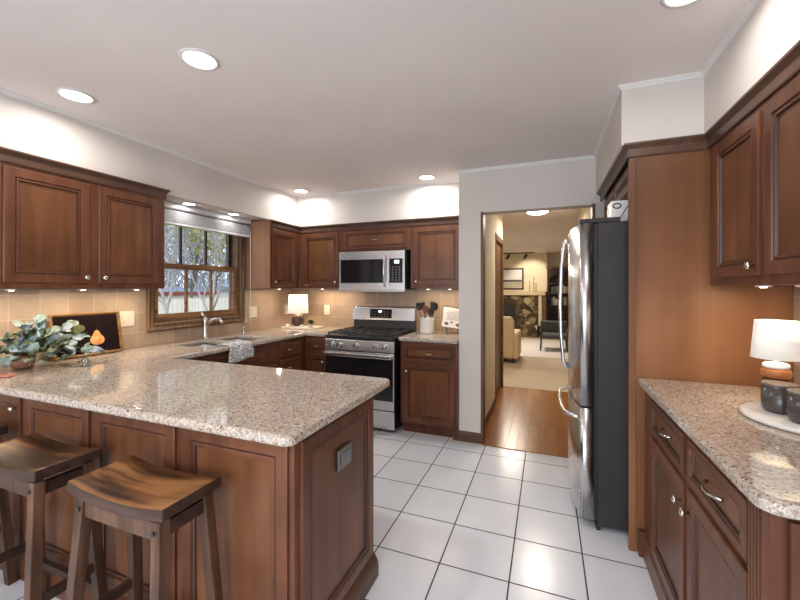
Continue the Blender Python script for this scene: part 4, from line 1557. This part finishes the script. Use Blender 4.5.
MB().lathe([(.036, 0), (.036, .0145)], 0, 0, 32).build('lamp_foot', M['brown_glaze'], rl, loc=(0, 0, -.0148))
M['lid_m'] = plain('grey_lid', srgb(108, 98, 90), .3)
def jar(x, y, r_, h_, la):
    t = thing('candle_jar', la, 'jar', (x, y, CT + .021), 0, 'dark candle jars')
    MB().lathe([(r_ * .80, 0), (r_ * .95, .010), (r_, .028), (r_, h_ - .004)], 0, 0, 36).build('jar_body', M['smoke'], t)
    MB().lathe([(r_ * 1.0, h_ - .0035), (r_ * 1.01, h_), (r_ * .97, h_ + .004)], 0, 0, 36).build('lid', M['lid_m'], t)
jar(.782, 1.765, .050, .098, 'dark grey lidded candle jar in front of the lamp, farther from the viewer')
jar(.802, 1.648, .050, .098, 'dark grey lidded candle jar nearest the viewer on the round tray')
df = thing('dried_flowers', 'bunch of cream dried flowers at the right edge behind the candle jars', 'flowers', (.925, 1.775, CT + .021))
MB().lathe([(.022, 0), (.028, .01), (.026, .05), (.018, .06)], 0, 0, 20).build('vase', M['ceramic'], df)
rnd = random.Random(8)
fl = MB()
for k in range(150):
    a = rnd.uniform(0, 2 * PI); rr_ = .055 * math.sqrt(rnd.random())
    c_ = Vector((rr_ * math.cos(a) - .02, rr_ * math.sin(a), .06 + rnd.uniform(.0, .06)))
    fl.tube([(0, 0, .055), tuple(c_)], .0007, 4)
    fl.smooth = False
    fl.T = Matrix.Translation(c_)
    fl.lathe([(.001, -.004), (.0045, 0), (.001, .005)], 0, 0, 6)
    fl.T = Matrix.Identity(4)
tag(fl.build('flower_heads', plain('cream_petals', srgb(226, 204, 166), .8, noise=.15, scale=80), df, fix=False), kind='stuff')

# ------------------------------------------------------------------ hall light and living room
hl = thing('flush_ceiling_light', 'lit oval flush light on the hall ceiling', 'ceiling light', (-.12, 5.5, ZC))
MB().lathe([(.15, -.02), (.155, -.001)], 0, 0, 32).build('rim', M['can_trim'], hl)
MB().lathe([(.03, -.055), (.09, -.045), (.14, -.021)], 0, 0, 32).build('diffuser', M['lens'], hl)
area_light('lamp', (-.12, 5.2, 2.30), (0, 0, 0), .25, 20, (1, .90, .76))
area_light('lamp', (-.8, 9.2, 2.40), (0, 0, 0), .5, 55, (1, .87, .70))  # bare area light added to brighten the living room, no fixture
area_light('lamp', (-2.3, 8.0, 2.40), (0, 0, 0), .5, 30, (1, .88, .74))  # second added living room light, also without a fixture

# fireplace wall
m, nt, b = new_mat('fieldstone')
tc = N(nt, 'ShaderNodeTexCoord')
v_ = N(nt, 'ShaderNodeTexVoronoi'); v_.inputs['Scale'].default_value = 6.5
nt.links.new(tc.outputs['Object'], v_.inputs['Vector'])
sp = N(nt, 'ShaderNodeSeparateColor'); nt.links.new(v_.outputs['Color'], sp.inputs[0])
r = ramp(nt, [(0.0, srgb(52, 40, 30)), (.45, srgb(82, 66, 48)), (.75, srgb(120, 102, 74)), (.95, srgb(190, 174, 134))])
nt.links.new(sp.outputs[0], r.inputs[0])
v2 = N(nt, 'ShaderNodeTexVoronoi'); v2.feature = 'DISTANCE_TO_EDGE'; v2.inputs['Scale'].default_value = 6.5
nt.links.new(tc.outputs['Object'], v2.inputs['Vector'])
mr = N(nt, 'ShaderNodeMapRange'); mr.inputs[2].default_value = .06
nt.links.new(v2.outputs['Distance'], mr.inputs[0])
mx = N(nt, 'ShaderNodeMix'); mx.data_type = 'RGBA'
nt.links.new(mr.outputs[0], mx.inputs[0]); mx.inputs[6].default_value = srgb(26, 22, 19)
nt.links.new(r.outputs[0], mx.inputs[7]); nt.links.new(mx.outputs[2], b.inputs['Base Color'])
b.inputs['Roughness'].default_value = .85
M['stone'] = m
fp = thing('stone_fireplace', 'dark fieldstone fireplace with a cream mantel shelf at the far end', 'fireplace', (-1.6, 11.5, 0))
MB().box(-1.1, 1.36, 0, .78, .34, 1.16).build('stone_breast', M['stone'], fp)
MB().box(-1.1, 1.36, -.45, .78, .006, .34).build('hearth', M['stone'], fp, bevel=.02)
MB().box(-1.15, 1.56, -.10, .78, 1.17, 1.27).build('mantel', plain('cream_mantel', srgb(226, 208, 170), .5), fp, bevel=.01)
MB().box(-.6, .75, -.012, .0, .36, .86).build('firebox', M['black'], fp)
MB().box(1.37, 1.46, -.06, .78, .30, 1.165).build('pilaster', plain('cream_pilaster', srgb(218, 206, 180), .5), fp, bevel=.006)
MB().box(1.47, 1.58, -.04, .78, .006, 1.165).build('corner_post', M['window_wood'], fp)
struct(MB().box(-3.2, 0.0, 12.05, 12.3, 1.275, ZC).build('wall_chimney', wp))
pf = thing('framed_picture', 'black-framed pale landscape picture above the mantel', 'picture', (-1.02, 12.03, 1.33))
MB().box(-.62, .36, 0, .015, 0, .66).build('frame', M['cab_g'], pf)
mtc = MB().box(-.57, .31, -.005, -.001, .05, .61).build('canvas', plain('pale_sky_canvas', srgb(206, 206, 208), .5, noise=.08, scale=3), pf)
MB().box(-.56, .30, -.009, -.006, .24, .30).build('painted_treeline', plain('treeline_paint', srgb(74, 72, 64), .7, noise=.4, scale=12), mtc)
MB().box(-.56, .30, -.009, -.006, .06, .235).build('painted_field', plain('field_paint', srgb(168, 158, 140), .7, noise=.15, scale=8), mtc)
for x, h_, la in ((-.47, .30, 'thin dark candlestick on the mantel, leftmost of the three'), (-.36, .42, 'tallest thin dark candlestick on the mantel'), (-.30, .26, 'short dark candlestick on the mantel, rightmost of the three')):
    o = thing('candlestick', la, 'candlestick', (x, 11.72, 1.272), 0, 'candlesticks on the mantel')
    MB().lathe([(.024, 0), (.02, .01), (.008, .02), (.010, h_ * .5), (.006, h_ * .8), (.014, h_)], 0, 0, 10).build('stick', M['iron'], o)
tk = thing('track_light', 'dark track light with two spotlight heads on the far living room ceiling', 'track light', (-.98, 11.8, ZC))
MB().box(-.8, .62, -.015, .015, -.03, -.001).build('track', M['iron'], tk)
for x in (-.12, .38):
    hd_ = MB().cyl((x, 0, -.03), (x, 0, -.08), .01)
    a = hd_.build('arm', M['iron'], tk)
    MB().cyl((x + .04, -.04, -.08), (x - .03, .06, -.16), .035, .045).build('spot_head', M['iron'], tk)
l = bpy.data.lights.new('spot', 'SPOT'); l.energy = 60; l.color = (1, .86, .66); l.spot_size = 1.4; l.spot_blend = .6
lo = bpy.data.objects.new('spot', l); COL.objects.link(lo); lo.location = (-.45, 11.1, 2.3); lo.rotation_euler = (math.radians(50), 0, 0)
# arched bookcase right of the fireplace
bc = thing('arched_bookcase', 'dark wood built-in bookcase with an arched opening in the far room', 'bookcase', (.0, 11.9, 0))
M['dark_wood'] = wood('dark_wood', srgb(40, 24, 18), srgb(58, 36, 26), srgb(76, 48, 34), 'z', .4)
MB().box(.0, 1.4, .36, .39, .006, 1.95).build('back_board', M['dark_wood'], bc)
MB().box(.0, .06, 0, .36, .006, 1.95).build('side', M['dark_wood'], bc)
MB().box(1.34, 1.4, 0, .36, .006, 1.95).build('side', M['dark_wood'], bc)
MB().box(-.03, 1.43, -.02, .39, 1.951, 2.02).build('top_board', M['window_wood'], bc)
ar = MB()
ar.prism([(.06, 1.95), (.06, 1.60)] + [(.70 - .64 * math.cos(a), 1.62 + .24 * math.sin(a)) for a in [PI * k / 16 for k in range(17)]] + [(1.34, 1.60), (1.34, 1.95)], 0, .03, 'y')
ar.build('arch', M['dark_wood'], bc)
for z in (.5, .85, 1.2, 1.5):
    MB().box(.06, 1.34, .03, .36, z, z + .03).build('shelf', M['dark_wood'], bc)
rnd = random.Random(21)
cols = [srgb(96, 100, 108), srgb(140, 130, 118), srgb(84, 48, 36), srgb(60, 66, 60), srgb(168, 160, 150)]
bmats = [plain('book_cover_%d' % i, c_, .6) for i, c_ in enumerate(cols)]
cn = ['grey', 'tan', 'red-brown', 'dark green', 'pale']
for z, hh_ in ((.88, 'upper-middle'), (1.23, 'top')):
    x = .10
    k = 0
    while x < .85:
        ww = rnd.uniform(.05, .09)
        ci = rnd.randrange(5)
        o = MB().box(0, ww - .004, 0, .2, 0, rnd.uniform(.17, .24)).build('shelf_book', bmats[ci], loc=(x, 11.98, z + .001), fix=False)
        tag(o, 'book standing on the %s shelf of the far dark bookcase' % hh_, 'book', 'books on the far bookcase, %s shelf' % hh_)
        x += ww
        k += 1

# armchair / sofa
M['leather'] = plain('tan_leather', srgb(214, 188, 150), .5, noise=.06, scale=10)
sf = thing('armchair', 'tan leather armchair seen from behind beyond the hall', 'armchair', (-.98, 7.1, .006))
MB().box(-.42, .42, .0, .22, .08, .80).build('backrest', M['leather'], sf, bevel=.05, seg=4)
MB().box(-.30, .30, .23, .80, .10, .42).build('seat', M['leather'], sf, bevel=.04, seg=4)
MB().box(.31, .50, .06, .85, .06, .55).build('armrest', M['leather'], sf, bevel=.05, seg=4)
MB().box(-.50, -.31, .06, .85, .06, .55).build('armrest', M['leather'], sf, bevel=.05, seg=4)
MB().box(-.36, .40, .02, .23, .60, .845).build('head_cushion', M['leather'], sf, bevel=.06, seg=4)
for x in (-.38, .40):
    for y in (.06, .74):
        MB().box(x - .03, x + .03, y, y + .06, .0, .08).build('foot', M['black'], sf)
rgo = MB().box(-1.6, 1.3, 7.9, 10.6, .0062, .016).build('area_rug', M['rug'])
tag(rgo, 'pale rug on the living room carpet in front of the fireplace', 'rug')
# dark chair
M['grey_fabric'] = plain('dark_grey_fabric', srgb(74, 76, 80), .8, noise=.1, scale=30)
ch = thing('accent_chair', 'dark wooden chair with grey seat near the fireplace', 'chair', (.12, 9.0, .018))
MB().box(-.26, .30, -.28, .28, .26, .36).build('seat', M['grey_fabric'], ch, bevel=.03, seg=3)
MB().box(-.26, .30, .20, .27, .37, .62).build('backrest', M['grey_fabric'], ch, bevel=.03, seg=3)
for x in (-.25, .29):
    for y in (-.26, .26):
        MB().beam((x, y, 0), (x * .95, y * .95, .26), .035, .035).build('leg', M['black'], ch)
    MB().tube([(x, -.26, .26), (x, -.27, .42), (x, -.05, .46), (x, .22, .46)], .018, 8).build('armrest', M['black'], ch)

# ------------------------------------------------------------------ outside the window
M['grass'] = plain('winter_lawn', srgb(120, 118, 92), .9, noise=.2, scale=3)
g = MB().box(-60, -3.6, -20, 60, -.6, -.5).build('garden_ground', M['grass'])
struct(g)
M['fence'] = brick('cream_boards', 'YZ', .16, 4.0, .006, srgb(240, 234, 222), srgb(232, 226, 212), srgb(180, 172, 160), rough=.8, mottle=.05)
fn = thing('garden_fence', 'cream board fence seen through the sink window', 'fence', (-11.0, 3.0, -.5))
MB().box(0, .04, 0, 14, 0, 1.52).build('fence_boards', M['fence'], fn)
for k in range(8):
    MB().box(.045, .12, k * 1.9 + .3, k * 1.9 + .4, 0, 1.55).build('post', M['fence'], fn)
hs = thing('neighbour_garage', 'low outbuilding with blue-grey roof and red fascia behind the fence', 'building', (-15, 6, -.5))
MB().box(-5, 0, 0, 7.5, 0, 1.55).build('wall', plain('pale_siding', srgb(222, 216, 206), .8), hs)
MB().prism([(.15, 1.67), (-5.15, 1.67), (-2.5, 1.95)], -.2, 7.7, 'y').build('roof', plain('blue_grey_shingle', srgb(98, 112, 134), .8, noise=.1, scale=6), hs)
MB().box(.14, .20, -.2, 7.7, 1.56, 1.72).build('fascia', plain('red_fascia', srgb(124, 52, 50), .7), hs)
hs2 = thing('neighbour_house', 'blue-grey roofed outbuilding further right behind the fence', 'building', (-16, 17.0, -.5))
MB().box(-5, 0, 0, 8, 0, 1.7).build('wall', plain('pale_siding_b', srgb(214, 210, 206), .8), hs2)
MB().prism([(.15, 1.71), (-5.15, 1.71), (-2.5, 2.15)], -.2, 8.2, 'y').build('roof', plain('grey_shingle', srgb(126, 140, 160), .8, noise=.1, scale=6), hs2)

def tree(loc, h_, seed, label, bark, leafmat=None, nleaf=0, spread=.6):
    rnd_ = random.Random(seed)
    t = thing('garden_tree', label, 'tree', loc, 0, 'trees outside the sink window')
    mb = MB()
    tips = []
    def grow(p, d, L_, r_, depth):
        pts = [p]
        q = p
        dd = d
        for k in range(3):
            dd = (dd + Vector((rnd_.uniform(-.18, .18), rnd_.uniform(-.18, .18), rnd_.uniform(-.05, .12)))).normalized()
            q = q + dd * L_ / 3
            pts.append(q)
        mb.tube(pts, [r_, r_ * .88, r_ * .76, r_ * .62], 5 if depth > 1 else 7, cap=False)
        tips.append(q)
        if depth >= 6:
            return
        for k in range(3 if depth < 5 else 2):
            nd = (dd + Vector((rnd_.uniform(-1, 1), rnd_.uniform(-1, 1), rnd_.uniform(-.35, .7))) * spread).normalized()
            grow(pts[rnd_.choice((2, 3, 3))], nd, L_ * rnd_.uniform(.62, .82), r_ * .62, depth + 1)
    grow(Vector((0, 0, 0)), Vector((0, 0, 1)), h_ * .30, h_ * .012, 0)
    mb.build('trunk', bark, t, fix=False)
    if nleaf:
        lb = MB()
        for k in range(nleaf):
            c_ = rnd_.choice(tips) + Vector((rnd_.gauss(0, .3), rnd_.gauss(0, .3), rnd_.gauss(0, .3)))
            dv = Vector((rnd_.uniform(-1, 1), rnd_.uniform(-1, 1), rnd_.uniform(-1, .8))).normalized()
            if leafmat is TW:
                q_ = c_ + dv * rnd_.uniform(.2, .5)
                o_ = dv.orthogonal().normalized() * .007
                lb.add([tuple(c_ - o_), tuple(c_ + o_), tuple(q_ + o_ * .4), tuple(q_ - o_ * .4)], [(0, 1, 2, 3)])
            else:
                leaf_geo(lb, c_, dv, Vector((rnd_.uniform(-1, 1), rnd_.uniform(-1, 1), 1)), .13, .06)
        tag(lb.build('twigs' if leafmat is TW else 'foliage', leafmat, t, fix=False), kind='stuff')
BK1 = plain('pale_bark', srgb(176, 172, 170), .9, noise=.15, scale=9)
BK2 = plain('grey_bark', srgb(96, 90, 86), .9, noise=.15, scale=9)
TW = plain('pale_twigs', srgb(168, 166, 170), .9, noise=.25, scale=2)
LG = plain('yellow_green_leaf', srgb(158, 166, 98), .7, noise=.3, scale=3)
LE = plain('blue_green_needle', srgb(92, 112, 104), .7, noise=.3, scale=3)
wd = MB()
rnd = random.Random(77)
for k in range(4200):
    a_ = rnd.uniform(2.30, 2.62)
    d_ = rnd.uniform(27, 33)
    hgt = rnd.uniform(-.5, 6.5) if k % 3 else rnd.uniform(-.5, 3.5)
    c_ = Vector((d_ * math.cos(a_), d_ * math.sin(a_), hgt))
    dv = Vector((rnd.uniform(-.6, .6), rnd.uniform(-.6, .6), rnd.uniform(.3, 1))).normalized()
    q_ = c_ + dv * rnd.uniform(.5, 1.4)
    sd_ = Vector((-math.sin(a_), math.cos(a_), 0)) * rnd.uniform(.015, .045)
    wd.add([tuple(c_ - sd_), tuple(c_ + sd_), tuple(q_ + sd_ * .4), tuple(q_ - sd_ * .4)], [(0, 1, 2, 3)])
wo_ = wd.build('outside_woodland', plain('hazy_twigs', srgb(140, 144, 152), .9, noise=.3, scale=.5), fix=False)
tag(wo_, 'hazy grey bare woodland far behind the roofs', 'woodland', kind='stuff')
def ray(d_, dx, dy):
    return (d_ * dx, d_ * dy, -.5)
tree(ray(8.6, -.935, .700), 5.0, 1, 'pale bare tree seen in the left panes of the sink window', BK1, TW, 1500, spread=.7)
tree(ray(8.6, -.795, .765), 4.6, 4, 'yellow-green leafy tree seen in the right panes of the sink window', BK1, LG, 900)
tree(ray(13.4, -.875, .730), 6.0, 3, 'dark blue-green tree behind the middle of the sink window', BK2, LE, 1300)
tree(ray(14.0, -.760, .775), 6.0, 6, 'tall grey-green tree at the far right of the sink window view', BK1, LE, 900)
tree(ray(25.0, -.945, .695), 8.0, 5, 'tall pale bare tree standing farthest left behind the roofs', BK1, TW, 1800, spread=.75)
tree(ray(21.0, -.840, .745), 8.5, 2, 'tall grey bare tree standing far behind the roofs in the middle', BK2, TW, 1800, spread=.7)
